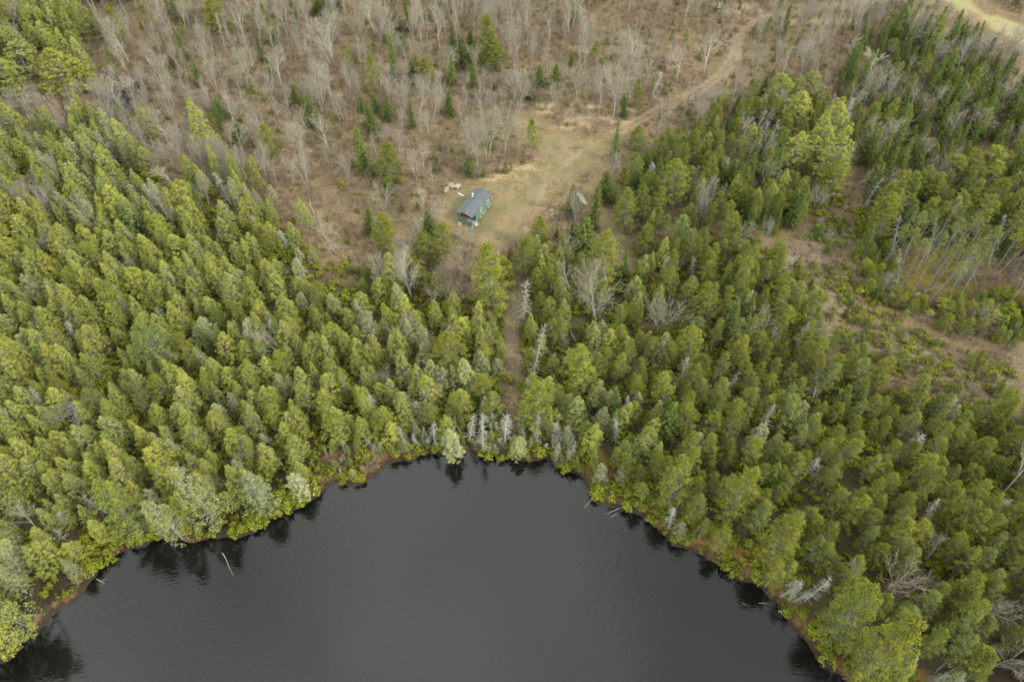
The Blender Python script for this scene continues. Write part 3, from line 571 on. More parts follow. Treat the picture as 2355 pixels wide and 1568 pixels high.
# ------------------------------------------------------------------ trees surveyed one by one
YG, OL, GY, BR, DK = (1.10, 1.06, .95), (.92, .93, .92), (.98, 1.0, 1.4), (1.2, 1.18, 1.0), (.80, .82, .80)
S_ = [
 ('cedar',75,172,66,84,OL,'broad yellow-green cedar in the far left corner clump, its upper middle'), ('cedar',182,205,104,84,YG,'broad bright cedar on the right of the far left corner clump'),
 ('cedar',30,222,130,78,OL,'broad dark-footed cedar at the left edge in the corner clump'), ('cedar',195,130,68,46,OL,'smaller cedar behind the bright one in the corner clump'),
 ('cedar',130,120,50,50,OL,'mid-sized cedar at the back of the far left corner clump'), ('cedar',200,70,2,56,OL,'olive cedar cut by the top edge, near the left corner'), ('cedar',25,105,45,50,OL,'olive cedar at the left edge behind the corner clump'),
 ('broadpine',514,80,-6,62,YG,'large bright pine standing alone among bare trees at the top, left of middle'), ('fir',623,165,128,24,OL,'small dark fir alone among bare trees below the lone top pine'),
 ('cedar',478,352,230,46,YG,'tall slim yellow-green cedar on the brown slope left of the cabin'), ('fir',512,272,226,32,OL,'dark fir just right of the tall slim cedar on the slope'),
 ('fir',553,325,282,38,DK,'dark squat fir low on the brown slope left of the cabin'), ('broadpine',626,362,286,50,YG,'bright rounded pine alone on the brown slope left of the cabin'),
 ('fir',733,34,-4,28,OL,'fir at the top edge right of the lone top pine'), ('broadpine',808,76,42,24,YG,'small yellow-green pine among bare trees at top centre'),
 ('fir',918,70,44,21,OL,'upper of two small firs on the far slope, top centre'), ('fir',928,112,78,21,OL,'lower of two small firs on the far slope, top centre'),
 ('broadpine',1122,152,34,58,OL,'tallest pine of the dark clump on the far slope above the clearing'), ('broadpine',1140,158,80,52,OL,'front pine of the dark clump on the far slope above the clearing'),
 ('fir',1082,132,68,31,DK,'pointed dark fir at the back left of the clump above the clearing'), ('fir',1064,152,100,37,DK,'dark fir at the front left of the clump above the clearing'),
 ('fir',950,188,140,26,DK,'narrow dark fir touching a rounder pine on the far slope'), ('broadpine',982,197,134,48,OL,'round-topped pine beside a narrow dark fir on the far slope'),
 ('fir',810,152,113,19,OL,'slim fir among bare trees right of the lone top pine'), ('fir',857,302,236,34,YG,'bright green fir in front of two darker ones on the slope'), ('fir',866,258,216,23,OL,'small fir right behind the bright green fir on the slope'),
 ('fir',893,272,226,27,DK,'dark fir right of the bright green fir on the slope'), ('fir',1033,266,209,24,DK,'sharp dark fir on the slope left of the tall bare maples'), ('fir',1087,224,180,21,DK,'thin dark fir on the slope, upper right of the sharp one'),
 ('fir',1218,230,177,24,DK,'dark column-shaped fir above the clearing, left of two'), ('fir',1276,200,143,26,DK,'dark pointed fir above the clearing, right of two'), ('fir',1238,197,150,28,GY,'grey-green fir between the two dark ones above the clearing'),
 ('broadpine',1465,252,182,27,YG,'slim pine left of the drive, past the clearing'), ('fir',1434,268,213,19,OL,'slim fir beside the bare grey trunks left of the drive'),
 ('broadpine',899,418,326,64,OL,'big round pine standing alone left of the cabin'), ('fir',890,448,408,28,OL,'small fir at the foot of the big round pine left of the cabin'),
 ('fir',1004,392,361,19,OL,'little round fir on the brown bank above the boulders'), ('fir',1080,400,359,29,OL,'young fir on the brown bank above the cabin roof'),
 ('pine',1222,364,274,30,YG,'lopsided half-broken pine at the edge of the clearing'), ('fir',988,538,484,36,DK,'dark rounded fir beside the cabin, left of the porch'),
 ('broadpine',881,578,488,58,YG,'round yellow-green pine left of the dark fir by the cabin'), ('broadpine',1024,606,514,66,YG,'bright pine below the cabin porch, right half of the pair'), ('broadpine',990,604,526,58,OL,'darker pine below the cabin porch, left half of the pair'),
 ('broadpine',1134,722,558,96,BR,'very large bright yellow pine at the lower edge of the clearing'), ('broadpine',1203,632,536,56,OL,'shapely pine at the lower edge of the clearing, right of the very large one'), ('broadpine',1237,568,490,52,OL,'pine behind the shapely one, at the clearing edge'),
 ('broadpine',1380,652,536,80,YG,'broad bright pine at the right of the clearing foot, beside the path'), ('fir',1314,490,424,31,DK,'dark fir in the clearing hiding part of the pale boat'), ('fir',1392,460,394,44,OL,'dark fir at the right rim of the clearing'),
 ('broadpine',1437,532,430,58,YG,'tall bright pine right of the side path'), ('fir',1342,590,498,58,OL,'dense dark fir below the boat at the clearing edge'), ('fir',1310,560,512,36,DK,'dark fir left of the dense one below the boat'),
 ('broadpine',1450,420,352,48,OL,'rounded pine right of the clearing, upper one of two'), ('broadpine',1500,460,395,60,OL,'rounded olive pine right of the clearing near the pale boards'), ('broadpine',1535,470,362,76,OL,'dense olive pine right of the pale boards'),
 ('broadpine',1465,345,290,44,OL,'pine at the corner where the drive leaves the clearing'),
 ('cedar',1820,300,205,70,YG,'bright cedar in the clump right of the drive bend, centre'), ('cedar',1790,240,165,66,OL,'bright cedar in the clump right of the drive bend, upper left'), ('cedar',1850,235,165,60,OL,'olive cedar in the clump right of the drive bend, upper right'),
 ('cedar',1895,330,222,58,YG,'tall pale-green cedar in the bright group right of the drive'), ('cedar',1865,370,262,62,OL,'pale-green cedar in the bright group right of the drive, middle'), ('cedar',1820,390,300,66,OL,'olive cedar in the bright group right of the drive, lower left'),
 ('cedar',1900,420,290,70,(1,1,1),'yellow-green cedar in the bright group right of the drive, lower right'), ('broadpine',1655,250,200,36,YG,'small bright pine right of the drive, standing by itself'),
 ('broadpine',1905,450,375,70,YG,'fluffy pale pine above the mossy opening'), ('broadpine',2000,545,440,66,BR,'pale yellow pine at the corner of the brown cut strip'), ('broadpine',1770,640,560,66,OL,'pine at the left rim of the brown cut strip'),
 ('broadpine',400,850,735,84,(1.0,1.1,1.6),'pale blue-green pine with bare limbs sticking out of the cedar stand'), ('broadpine',335,1235,1118,90,(1.05,1.12,1.25),'pale green pine at the left bank of the pond'),
 ('broadpine',1030,860,765,90,YG,'bright rounded pine in the stand left of the lake path'), ('broadpine',1330,905,800,84,BR,'bright yellow pine right of the lake path'), ('broadpine',1235,985,880,90,YG,'round yellow pine above the end of the cove'),
 ('broadpine',1580,840,745,76,YG,'large olive pine in the middle of the right-hand stand'), ('broadpine',1965,1560,1430,120,YG,'large yellow-green pine on the right bank at the lower edge'), ('broadpine',1905,1470,1370,110,OL,'olive pine on the right bank, second from the lower edge'),
 ('broadpine',1745,1300,1190,80,BR,'bright yellow pine on the right bank half way down'), ('broadpine',1660,1190,1075,84,YG,'bright pine on the right bank of the pond, upper part'), ('broadpine',1535,1170,1060,72,YG,'first tall bright pine on the right bank beside the cove'),
 ('cedar',30,1492,1395,78,YG,'yellow-green cedar over the water nearest the lower left corner'), ('cedar',72,1448,1350,74,(1,1,1),'mid-green cedar on the bank just above the lower left corner'), ('cedar',-12,1520,1420,80,BR,'bright cedar cut by the left edge in the lower left corner'),
 # bare hardwoods
 ('bare',768,152,34,70,(1,1,1),'large fan-shaped bare tree on the far slope, top left of middle'), ('bare',1120,372,232,62,(.95,.95,.95),'large bare maple with dark trunk at the clearing edge'), ('bare',1097,386,264,48,(1,1,1),'bare tree left of the large maple at the clearing edge'),
 ('bare',1160,352,228,50,(.97,.97,.95),'bare tree behind the large maple at the clearing edge'), ('bare',1410,270,140,52,(1.1,1.1,1.05),'tall pale bare tree with close grey stems left of the drive'), ('bare',1440,205,62,56,(1.0,.95,.92),'tall bare tree far behind the pale stems left of the drive'),
 ('bare',1330,250,120,36,(1,1,1),'slender bare tree above the sandy bank'), ('bare',1380,240,150,40,(1,.98,.96),'bare tree between the slender one and the pale stems'), ('bare',1010,110,4,40,(1,1,1),'tall bare tree on the far slope at top centre'), ('bare',1618,170,70,56,(1,1.02,.95),'wide bare tree left of the drive bend'),
 ('bare',1555,180,118,50,(1,1,.98),'bare tree beside the drive, below the bend'), ('bare',700,365,272,40,(1.05,1.05,1),'left of two pale bare trees on the slope left of the cabin'), ('bare',758,350,258,40,(1.05,1.03,1),'right of two pale bare trees on the slope left of the cabin'),
 ('bare',280,262,165,74,(.95,.95,.92),'bare tree leaning over the dark pool in the far left'), ('bare',255,268,168,48,(.95,.93,.9),'bare tree on the left side of the dark pool'), ('bare',770,580,488,50,(1,.98,.95),'bare tree at the upper edge of the cedar stand'),
 ('bare',1372,748,628,84,(.78,.78,.70),'big pale-limbed bare tree in the stand below the side path'), ('bare',1515,772,680,70,(.80,.80,.72),'bleached wide-forked bare tree in the right-hand stand'), ('bare',1308,668,608,52,(1.1,1.0,.95),'pinkish bare tree below the clearing foot'),
 ('bare',1998,172,112,42,(1.6,1.62,1.35),'white-barked birch with pale buds among the dark firs'), ('bare',2015,1378,1300,74,(.95,.84,.77),'reddish wide bare tree in the lower right stand'), ('bare',2262,1540,1475,70,(.9,.87,.8),'bare pale tree in the lower right corner'),
 ('bare',2228,1440,1370,52,(.95,.92,.85),'greyish bare tree above the lower right corner'), ('bare',1085,640,575,80,(.85,.72,.62),'low bare tree with many stems at the lower rim of the clearing'), ('bare',1060,690,625,84,(.8,.7,.6),'low sprawling bare tree below the pale rocks'),
 ('bare',880,650,575,46,(1.2,1.2,1.1),'bare tree in front of the round pine by the cabin'), ('bare',945,680,585,50,(1.35,1.35,1.3),'forked white-stemmed birch below the cabin'), ('bare',990,535,455,34,(1,1,1),'slender bare tree just left of the porch'),
 ('bare',2300,1140,960,60,(1.15,1.15,1.1),'clump of pale bare trunks at the right edge'), ('bare',400,430,378,46,(1.3,1.3,1.2),'crooked white bare tree in the back of the cedar stand'),
 # dead and lichened ones
 ('dead',1202,738,640,34,(1.05,1.0,.95),'grey dead spruce at the head of the lake path'), ('dead',1221,880,745,26,(1.1,1.1,1.05),'dead spike-topped trunk right of the lake path'), ('greycedar',858,800,715,42,(1.1,1.1,1.2),'pale dead-looking cedar left of the middle'),
 ('greycedar',1085,905,830,40,(1.2,1.2,1.3),'whitish cedar left of the end of the lake path'), ('dead',1236,1010,948,22,(1.2,1.2,1.15),'dead snag with stubby arms right of the cove head'), ('dead',1158,1018,960,34,(1.25,1.25,1.2),'dead snag with a bushy top at the cove head'),
 ('dead',1000,1028,975,26,(1.2,1.2,1.15),'leaning dead snag on the left of the cove head'), ('dead',1078,1015,955,24,(1.2,1.2,1.15),'thin dead snag in the middle of the cove head'), ('dead',1110,1040,965,30,(1.15,1.15,1.1),'tilted dead snag beside the thin one at the cove head'),
 ('dead',930,1022,975,20,(1.1,1.1,1.05),'upright dead snag behind the orange sedge point'), ('dead',1935,305,228,30,(1.1,1.1,1.1),'tall grey dead spruce in the bright cedars right of the drive'), ('dead',2104,1222,1155,32,(1.1,1.0,.95),'dead grey spruce in the lower right stand'),
 ('greycedar',500,1200,1075,70,(.95,.95,1.0),'large brown-grey cedar on the left bank'), ('greycedar',420,1240,1140,56,(1.0,1.02,1.1),'pale grey cedar reaching over the water on the left bank'), ('greycedar',610,1175,1090,60,(1.0,1.05,1.1),'grey-green cedar at the left bank before the sedge point'),
 ('dead',1655,475,420,20,(1.05,1.05,1),'bare grey dead pole above the mossy ground'), ('dead',1490,440,372,24,(1,1,1),'grey dead tree by the pale boards'), ('greycedar',705,1142,1090,44,(1.3,1.3,1.5),'grey bush-like cedar at the water before the sedge point'),
 ('greycedar',1185,1052,1008,36,(1.3,1.3,1.3),'bleached low cedar hanging over the cove'), ('greycedar',1045,1050,985,44,(1.2,1.2,1.3),'bleached leaning cedar at the cove edge'),
]
for r_ in S_: plant(*r_)

# ------------------------------------------------------------------ stands
solo = np.array([(t['x'], t['y']) for t in TREES]); solo_r = np.array([t['r'] for t in TREES])
def thin(p, gap=1.3):
    if not len(p): return p
    d = np.hypot(p[:, None, 0] - solo[None, :, 0], p[:, None, 1] - solo[None, :, 1]); return p[(d > solo_r[None] * .75 + gap * .6).all(1)]
# nothing of the stands may stand between the viewer and the yard things: keep the sight lines over the clearing foot low
def fill(k, p, hr, rr, tints, seed, p_alt=None):
    rng = np.random.RandomState(seed)
    for x, y in p:
        h = hr[0] + (hr[1] - hr[0]) * np.clip(rng.beta(2.0, 2.0) * .75 + (float(vnoise(x, y, 9, 63)) - .38) * .7, 0, 1.08); kk = k
        if p_alt:
            s = rng.rand(); acc = 0
            for ak, pr in p_alt:
                acc += pr
                if s < acc: kk = ak; break
        r = (rr[0] + (rr[1] - rr[0]) * rng.rand()) * (h / hr[1]) ** .5
        TREES.append(dict(kind=kk, x=x, y=y, h=h * (.85 if kk in ('dead', 'greycedar') else 1), r=r * (.7 if kk == 'dead' else .85 if kk == 'greycedar' else 1), tint=(tints[min(len(tints) - 1, int((1.7 * float(vnoise(x, y, 13, 50)) - .35) * .55 * len(tints) + rng.rand() * .45 * len(tints)) % len(tints))] if kk not in ('dead', 'greycedar', 'bare') else [(1, 1, 1), (1.12, 1.12, 1.1), (1.0, .95, .9)][rng.randint(3)] if kk != 'greycedar' else [(1.05, 1.05, 1.25), (1.15, 1.12, 1.3), (.95, .95, 1.1)][rng.randint(3)]), label=None, solo=False, cat=None))
CED_OUT = np.array(poly([(-420,200),(0,235),(150,255),(260,285),(380,335),(480,365),(600,400),(680,470),(760,560),(830,600),(900,640),(1010,650),(1150,690),(1160,1020),(900,1030),(735,1045),(715,1110)] + [(u - 3, v - 5) for u, v in SHORE_V[16::-1]] + [(-60,1545),(-420,1800)]))
p = thin(sample(CED_OUT, 2.85, 201, jit=1.5)); p = p[open_ground(p)]; ed = sdist(CEDARS, p[:, 0], p[:, 1]); nz_ = vnoise(p[:, 0], p[:, 1], 8, 61); rk = np.random.RandomState(62).rand(len(p))
p = p[((ed < -7) & ((nz_ > .13) | (rk < .4) | (p[:, 1] < 75))) | ((ed >= -7) & (ed < 1) & (((rk < .75) & (nz_ > .22)) | (p[:, 1] < 85))) | ((ed >= 1) & (rk < .55 - .03 * ed) & (nz_ > .45))]
dsh = sdist(LAKE, p[:, 0], p[:, 1]); u_, v_, _ = proj(p[:, 0], p[:, 1], 0)
far = v_ < 560; edge_ = sdist(CEDARS, p[:, 0], p[:, 1]) > -6
fill('cedar', p[~far & (dsh > 4)], (4.5, 11.5), (1.4, 2.8), [YG, OL, YG, (1, 1, 1), GY], 211, [('greycedar', .13), ('dead', .05), ('bare', .02), ('pine', .05), ('fir', .015)])
fill('cedar', p[far & (dsh > 4)], (5.5, 12.0), (1.5, 2.6), [(1, 1, 1), GY, YG, OL], 212, [('greycedar', .17), ('dead', .06), ('bare', .12), ('fir', .03)])
fill('cedar', p[(dsh <= 4)], (4.5, 9.5), (1.3, 2.3), [YG, BR, OL], 213, [('greycedar', .18), ('dead', .10), ('bush', 0)])
p = thin(sample(PINES, 3.0, 221, jit=1.4)); p = p[open_ground(p)]; dsh = sdist(LAKE, p[:, 0], p[:, 1]); p = p[sdist(SLASH, p[:, 0], p[:, 1]) > -1.0]; dsh = sdist(LAKE, p[:, 0], p[:, 1]); u_, v_, _ = proj(p[:, 0], p[:, 1], 0)
mid_ = (u_ < 1520) & (v_ < 1090)
fill('pine', p[~mid_ & (dsh > 4)], (5.5, 12.5), (1.6, 2.5), [YG, (1, 1, 1), OL, YG, GY, OL], 231, [('broadpine', .14), ('greycedar', .05), ('dead', .05), ('fir', .05), ('bare', .015)])
fill('cedar', p[mid_ & (dsh > 4)], (5.0, 9.5), (1.3, 2.0), [OL, YG, GY, OL], 232, [('greycedar', .10), ('dead', .07), ('pine', .38), ('fir', .06)])
fill('pine', p[(dsh <= 4)], (4.0, 10.0), (1.2, 2.1), [YG, OL, BR], 233, [('greycedar', .22), ('dead', .16), ('cedar', .25)])
FOOT = poly([(1215,610),(1300,575),(1400,600),(1455,640),(1480,690),(1400,700),(1300,700),(1215,720)])
p = thin(sample(FOOT, 2.8, 295), .9); p = p[open_ground(p)]; fill('broadpine', p, (4.0, 9.5), (1.3, 2.2), [OL, YG, (1, 1, 1), OL], 296, [('fir', .25), ('cedar', .3), ('greycedar', .06)])
COVE = poly([(735,1040),(820,1005),(900,1010),(980,1022),(1060,1015),(1160,1008),(1290,1035),(1340,1060),(1360,1130),(1300,1085),(1262,1046),(1130,1052),(1000,1038),(900,1056),(830,1105),(760,1112)])
p = thin(sample(COVE, 1.7, 241), .5); p = p[sdist(LAKE, p[:, 0], p[:, 1]) > .6]
fill('cedar', p, (1.8, 5.5), (.6, 1.15), [YG, BR, OL], 242, [('greycedar', .26), ('dead', .34), ('pine', .16)])
BELT = poly([(790,640),(870,600),(960,610),(1060,650),(1090,640),(1165,655),(1172,730),(1000,735),(860,705)])
p = thin(sample(BELT, 2.9, 301, jit=1.3), .9); p = p[open_ground(p)]; fill('cedar', p, (4.0, 9.0), (1.4, 2.3), [OL, YG, (1, 1, 1), GY], 302, [('broadpine', .35), ('greycedar', .1), ('bare', .1)])
COVE2 = poly([(930,1000),(1060,985),(1160,975),(1280,1000),(1330,1060),(1290,1075),(1240,1045),(1130,1046),(1010,1030),(930,1045)])
p = sample(COVE2, 1.55, 243, jit=1.3); p = p[sdist(LAKE, p[:, 0], p[:, 1]) > .3]; fill('dead', p, (2.5, 8.0), (.6, 1.1), [(1, 1, 1)], 244, [('greycedar', .12)])
CORNER = poly([(-60,60),(60,30),(200,30),(235,110),(222,190),(120,185),(80,225),(-60,235)])
p = thin(sample(CORNER, 3.6, 297), 1.0); fill('cedar', p, (7.0, 12.0), (2.0, 3.0), [OL, YG, OL], 298, [('bare', .12), ('broadpine', .2)])
p = thin(sample(poly([(140,-40),(330,-40),(345,25),(300,45),(160,25)]), 4.0, 299)); fill('broadpine', p, (6.0, 11.0), (1.8, 2.6), [OL, DK], 300, [('bare', .3)])
p = thin(sample(PINES_FAR, 3.0, 251)); fill('pine', p, (8.0, 12.5), (1.7, 2.6), [OL, OL, YG, GY], 252, [('polepine', .22), ('fir', .10), ('dead', .03)])
p = thin(sample(FIRS, 3.3, 261, jit=1.3)); p = p[open_ground(p)]; fill('fir', p, (5.0, 11.0), (1.5, 2.5), [OL, YG, (1, 1, 1), DK], 262, [('bare', .22), ('pine', .14)])
p = thin(sample(MIXED, 2.7, 271, jit=1.3)); p = p[open_ground(p)]; fill('pine', p, (4.0, 10.0), (1.4, 2.3), [OL, DK, OL, YG], 272, [('bare', .11), ('fir', .30), ('cedar', .08), ('dead', .06), ('broadpine', .18)])
p = thin(sample(MOSS, 3.0, 281)); fill('polepine', p, (10.5, 14), (1.2, 1.7), [OL, GY], 282, [('dead', .12)])
p = sample(poly([(2190,560),(2330,580),(2460,620),(2460,760),(2340,740),(2260,660)]), 3.2, 283); fill('polepine', thin(p), (10, 14), (1.2, 1.8), [OL, YG], 284, [('dead', .10), ('pine', .2)])
p = thin(sample(SLASH, 3.4, 285)); p = p[open_ground(p)]; p = p[(sdist(SLASH, p[:, 0], p[:, 1]) > -2.5) | (vnoise(p[:, 0], p[:, 1], 7, 35) > .55)]; fill('broadpine', p, (1.5, 5.5), (.9, 1.9), [OL, GY, YG, BR], 286, [('bare', .25), ('fir', .15), ('pine', .2)])
YOUNG = poly([(1950,600),(1990,560),(2050,600),(2060,680),(2150,710),(2250,700),(2330,700),(2380,780),(2300,800),(2200,770),(2120,760),(2040,730),(1985,690)])
p = thin(sample(YOUNG, 1.95, 287, jit=1.3)); fill('broadpine', p, (1.8, 4.8), (1.1, 2.0), [BR, (1.35, 1.35, 1.0), BR, YG], 288, [('fir', .2)] + [('polepine', .05), ('bush', .0), ('bare', .06)])
# brown hardwood slope: everything beyond the stands
p = sample(None, 4.1, 291, region=(-170, 100, 190, 268)); p = thin(p); p = p[open_ground(p)]
xx, yy = p[:, 0], p[:, 1]
blk = np.zeros(len(p), bool)
for P in (CEDARS, PINES, PINES_FAR, FIRS, MIXED, SLASH, MOSS, YOUNG, CORNER): blk |= sdist(P, xx, yy) < .8
p = p[~blk]; u_, v_, _ = proj(p[:, 0], p[:, 1], 0)
keep = vnoise(p[:, 0], p[:, 1], 16, 31) * .7 + np.random.RandomState(5).rand(len(p)) * .5 > np.where((v_ > 300) & (u_ > 640) & (u_ < 1250), .62, np.where(u_ > 2050, .62, .47))
keep &= sdist(YARD, p[:, 0], p[:, 1]) > 3
fill('bare', p[keep], (4.5, 13.0), (1.0, 2.6), [(1, 1, 1), (.95, .93, .9), (1.08, 1.08, 1.02), (1.0, .92, .88), (.9, .92, .88)], 292, [('fir', .085), ('pine', .03), ('dead', .04)])
p = sample(None, 6.0, 293, region=(-170, 100, 190, 268)); p = thin(p); p = p[open_ground(p)]
blk = np.zeros(len(p), bool)
for P in (CEDARS, PINES, PINES_FAR): blk |= sdist(P, p[:, 0], p[:, 1]) < .8
p = p[~blk]; fill('sapling', p[vnoise(p[:, 0], p[:, 1], 20, 33) > .30], (1.0, 3.6), (.45, 1.1), [(1, 1, 1), YG, (1.3, 1.2, .9), DK], 294)

# ------------------------------------------------------------------ which trees become things of their own (at most 300 of a kind, largest in view first)
def where(t):
    u, v, _ = proj(t['x'], t['y'], 0.8); u = float(u); v = float(v); d = float(sdist(LAKE, np.array([t['x']]), np.array([t['y']]))[0])
    if d < 5:
        if u < 420: return 'on the left bank near the lower left corner'
        if u < 740: return 'on the left bank of the pond'
        if u < 930: return 'on the orange sedge point'
        if u < 1290: return 'at the head of the cove'
        if u < 1560: return 'on the right bank beside the cove'
        if u < 1800: return 'on the right bank half way down'
        return 'on the right bank near the lower edge'
    if inside(CEDARS, t['x'], t['y']):
        col = 'leftmost' if u < 260 else 'left' if u < 560 else 'midway' if u < 860 else 'towards the lake path'
        row = 'far back' if v < 600 else 'half way back' if v < 840 else 'near the bank' if v > 1080 else 'nearer the water'
        return '%s in the left-hand stand, %s' % (col, row) if col != 'towards the lake path' else 'left of the lake path, %s' % row
    if inside(PINES, t['x'], t['y']):
        col = 'just right of the lake path' if u < 1420 else 'left in the right-hand stand' if u < 1750 else 'amid the right-hand stand' if u < 2080 else 'rightmost in the right-hand stand'
        row = 'at its back' if v < 820 else 'half way down' if v < 1100 else 'low down' if v < 1350 else 'near the lower edge'
        return '%s, %s' % (col, row)
    if inside(PINES_FAR, t['x'], t['y']): return 'in the far right stand behind the mossy opening' if u < 2200 else 'in the far right stand at the right edge'
    if inside(FIRS, t['x'], t['y']): return 'among the firs below the grass road' + (', upper part' if v < 220 else ', left part' if u < 2120 else ', right part')
    if inside(MIXED, t['x'], t['y']): return 'in the thicket right of the clearing' + (', by the drive' if v < 330 else ', near the side path' if u < 1560 else ', towards the cut strip' if u > 1760 else ', in its middle')
    if inside(MOSS, t['x'], t['y']) or (u > 2170 and 540 < v < 780): return 'on the mossy opening, ' + ('back' if v < 620 else 'front' if v > 665 else 'middle') + (' left' if u < 2090 else ' right' if u > 2200 else '')
    if inside(YOUNG, t['x'], t['y']): return 'in the low thicket along the cut strip'
    if sdist(SLASH, np.array([t['x']]), np.array([t['y']]))[0] < 1: return 'on the brown cut strip at the right'
    if u > 1700: return 'beside the grass road in the upper right corner' if v < 150 else 'right of the drive'
    col = 'far left' if u < 300 else 'left' if u < 700 else 'middle' if u < 1100 else 'right'
    row = 'at the top edge' if v < 90 else 'on the upper half' if v < 200 else 'on the lower half'
    return '%s of the brown slope, %s' % (row, col)
NAMES = dict(cedar=('cedar_tree', 'cedar', 'cedar tree'), greycedar=('lichened_cedar', 'lichened cedar', 'cedar tree'), pine=('pine_tree', 'pine', 'pine tree'), broadpine=('broad_pine', 'broad pine', 'pine tree'), polepine=('pole_pine', 'bare-trunked pole pine', 'pine tree'), fir=('fir_tree', 'fir', 'fir tree'),
 bare=('bare_tree', 'leafless hardwood', 'bare tree'), dead=('dead_tree', 'grey snag', 'dead tree'), sapling=('fir_sapling', 'young fir', 'sapling'))
def tint_word(k, c):
    if k in ('bare', 'dead', 'greycedar'): return 'pale' if c[0] > 1.04 else 'brownish' if c[2] < .93 else 'grey'
    return 'bright yellow-green' if c[0] > 1.15 else 'yellow-green' if c[0] > 1.05 and c[2] < 1.1 else 'grey-green' if c[2] > 1.3 else 'dark green' if c[0] < .85 else 'olive-green' if c[0] < .95 else 'mid-green'
rng0 = np.random.RandomState(77); rest = {}; chosen = []
for k in KINDS:
    L_ = [t for t in TREES if t['kind'] == k]
    for t in L_:
        u, v, d = proj(t['x'], t['y'], t['h'] * .6); t['size'] = t['h'] * t['r'] / d ** 2 * 1e4; t['vis'] = bool((0 < u < PW) and (0 < v < PH))
    own = [t for t in L_ if t['solo']]; oth = sorted([t for t in L_ if not t['solo'] and t['vis']], key=lambda t: -t['size'])
    n = max(0, 295 - len(own)); chosen += own + oth[:n]; sel = set(id(t) for t in own + oth[:n]); rest[k] = [t for t in L_ if id(t) not in sel]
def spawn(t):
    k = t['kind']; P = KINDS[k]; nm, word, cat = NAMES[k]; pr = P[rng0.randint(len(P))]
    z = float(land(t['x'], t['y'])); e = bpy.data.objects.new(nm, None); COL.objects.link(e); e.empty_display_size = .5
    ln = (.04 if t['solo'] else .13) if k == 'dead' else .05
    e.location = (t['x'], t['y'], z - .05); e.rotation_euler = (rng0.normal() * ln, rng0.normal() * ln, rng0.rand() * 6.283)
    e.scale = (t['r'] / pr['R'], t['r'] / pr['R'], t['h'] / pr['h'])
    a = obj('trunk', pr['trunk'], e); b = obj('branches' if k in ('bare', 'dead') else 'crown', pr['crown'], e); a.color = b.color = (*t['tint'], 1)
    if k in ('cedar', 'pine', 'broadpine', 'fir', 'polepine', 'sapling'): a.color = (1, 1, 1, 1)
    if k == 'greycedar': a.color = (1, 1, 1, 1)
    if t['label']: lab = t['label']; grp = None
    else:
        hh_ = t['h']; ra = t['r'] / hh_
        sz = ('very tall' if hh_ > 9.6 else 'tall' if hh_ > 8.0 else 'mid-sized' if hh_ > 6.4 else 'low' if hh_ > 4.6 else 'small') + ('' if k == 'broadpine' else ' slim' if ra < .205 else ' broad' if ra > .265 else '') if k != 'sapling' else 'tall' if t['h'] > (8.2 if k != 'sapling' else 2.6) else 'small' if t['h'] < (5.5 if k != 'sapling' else 1.7) else 'mid-sized'
        if k in ('polepine', 'dead', 'greycedar'): w = tint_word(k, t['tint']); lab = '%s %s %s' % (sz, word if k != 'polepine' else w + ' ' + word, where(t))
        else: lab = '%s %s %s %s' % (sz, tint_word(k, t['tint']), word, where(t))
        dd_ = np.hypot(CH[:, 0] - t['x'], CH[:, 1] - t['y']); dd_[CK == k] = 99; jn = int(dd_.argmin())
        if dd_[jn] < 3.4 and len(lab.split()) < 12: lab += ', beside a ' + NAMES[CK[jn]][1].replace('bare-trunked ', '')
        nw_ = lambda q: len(q.replace('-', ' ').replace(',', ' ').split())
        if nw_(lab) > 16: lab = lab.split(', beside')[0]
        if nw_(lab) > 16: lab = lab.replace('bright yellow-green', 'bright').replace('mid-sized', 'middling')
        if len(lab.split()) > 15: lab = lab.rsplit(',', 1)[0]
        grp = {'cedar': 'cedars of the stands', 'greycedar': 'lichened cedars of the stands', 'pine': 'pines of the stands', 'broadpine': 'broad full pines', 'polepine': 'pole pines of the mossy opening', 'fir': 'firs of the thickets', 'bare': 'bare hardwoods of the slope', 'dead': 'dead standing trees', 'sapling': 'young firs on the slope'}[k]
    tag(e, lab, cat, grp)
CH = np.array([(t['x'], t['y']) for t in chosen]); CK = np.array([t['kind'] for t in chosen])
for t in chosen: spawn(t)
STUFFLAB = dict(broadpine=('broad_pine_wood', 'further broad pines'), cedar=('cedar_wood', 'mass of further cedars behind and between the nearer ones'), greycedar=('lichened_wood', 'further grey lichened cedars'), pine=('pine_wood', 'mass of further pines behind and between the nearer ones'), fir=('fir_wood', 'further firs beyond the nearer ones'),
 bare=('hardwood_wood', 'mass of further leafless hardwoods on the brown slope'), dead=('dead_wood', 'further dead grey trees between the stands'), sapling=('sapling_growth', 'further tiny young firs on the slope'), polepine=('pole_wood', 'further thin pole pines'))
for k, L_ in rest.items():
    if not L_ or k not in STUFFLAB: continue
    h0, r0 = KINDS[k][0]['h'], KINDS[k][0]['R']
    scatter(STUFFLAB[k][0], k, [(t['x'], t['y']) for t in L_], [(t['r'] / r0, t['r'] / r0, t['h'] / h0) for t in L_], STUFFLAB[k][1], 'forest', [YG, OL, GY] if k not in ('bare', 'dead') else [(1, 1, 1), (.95, .92, .88)], 300)

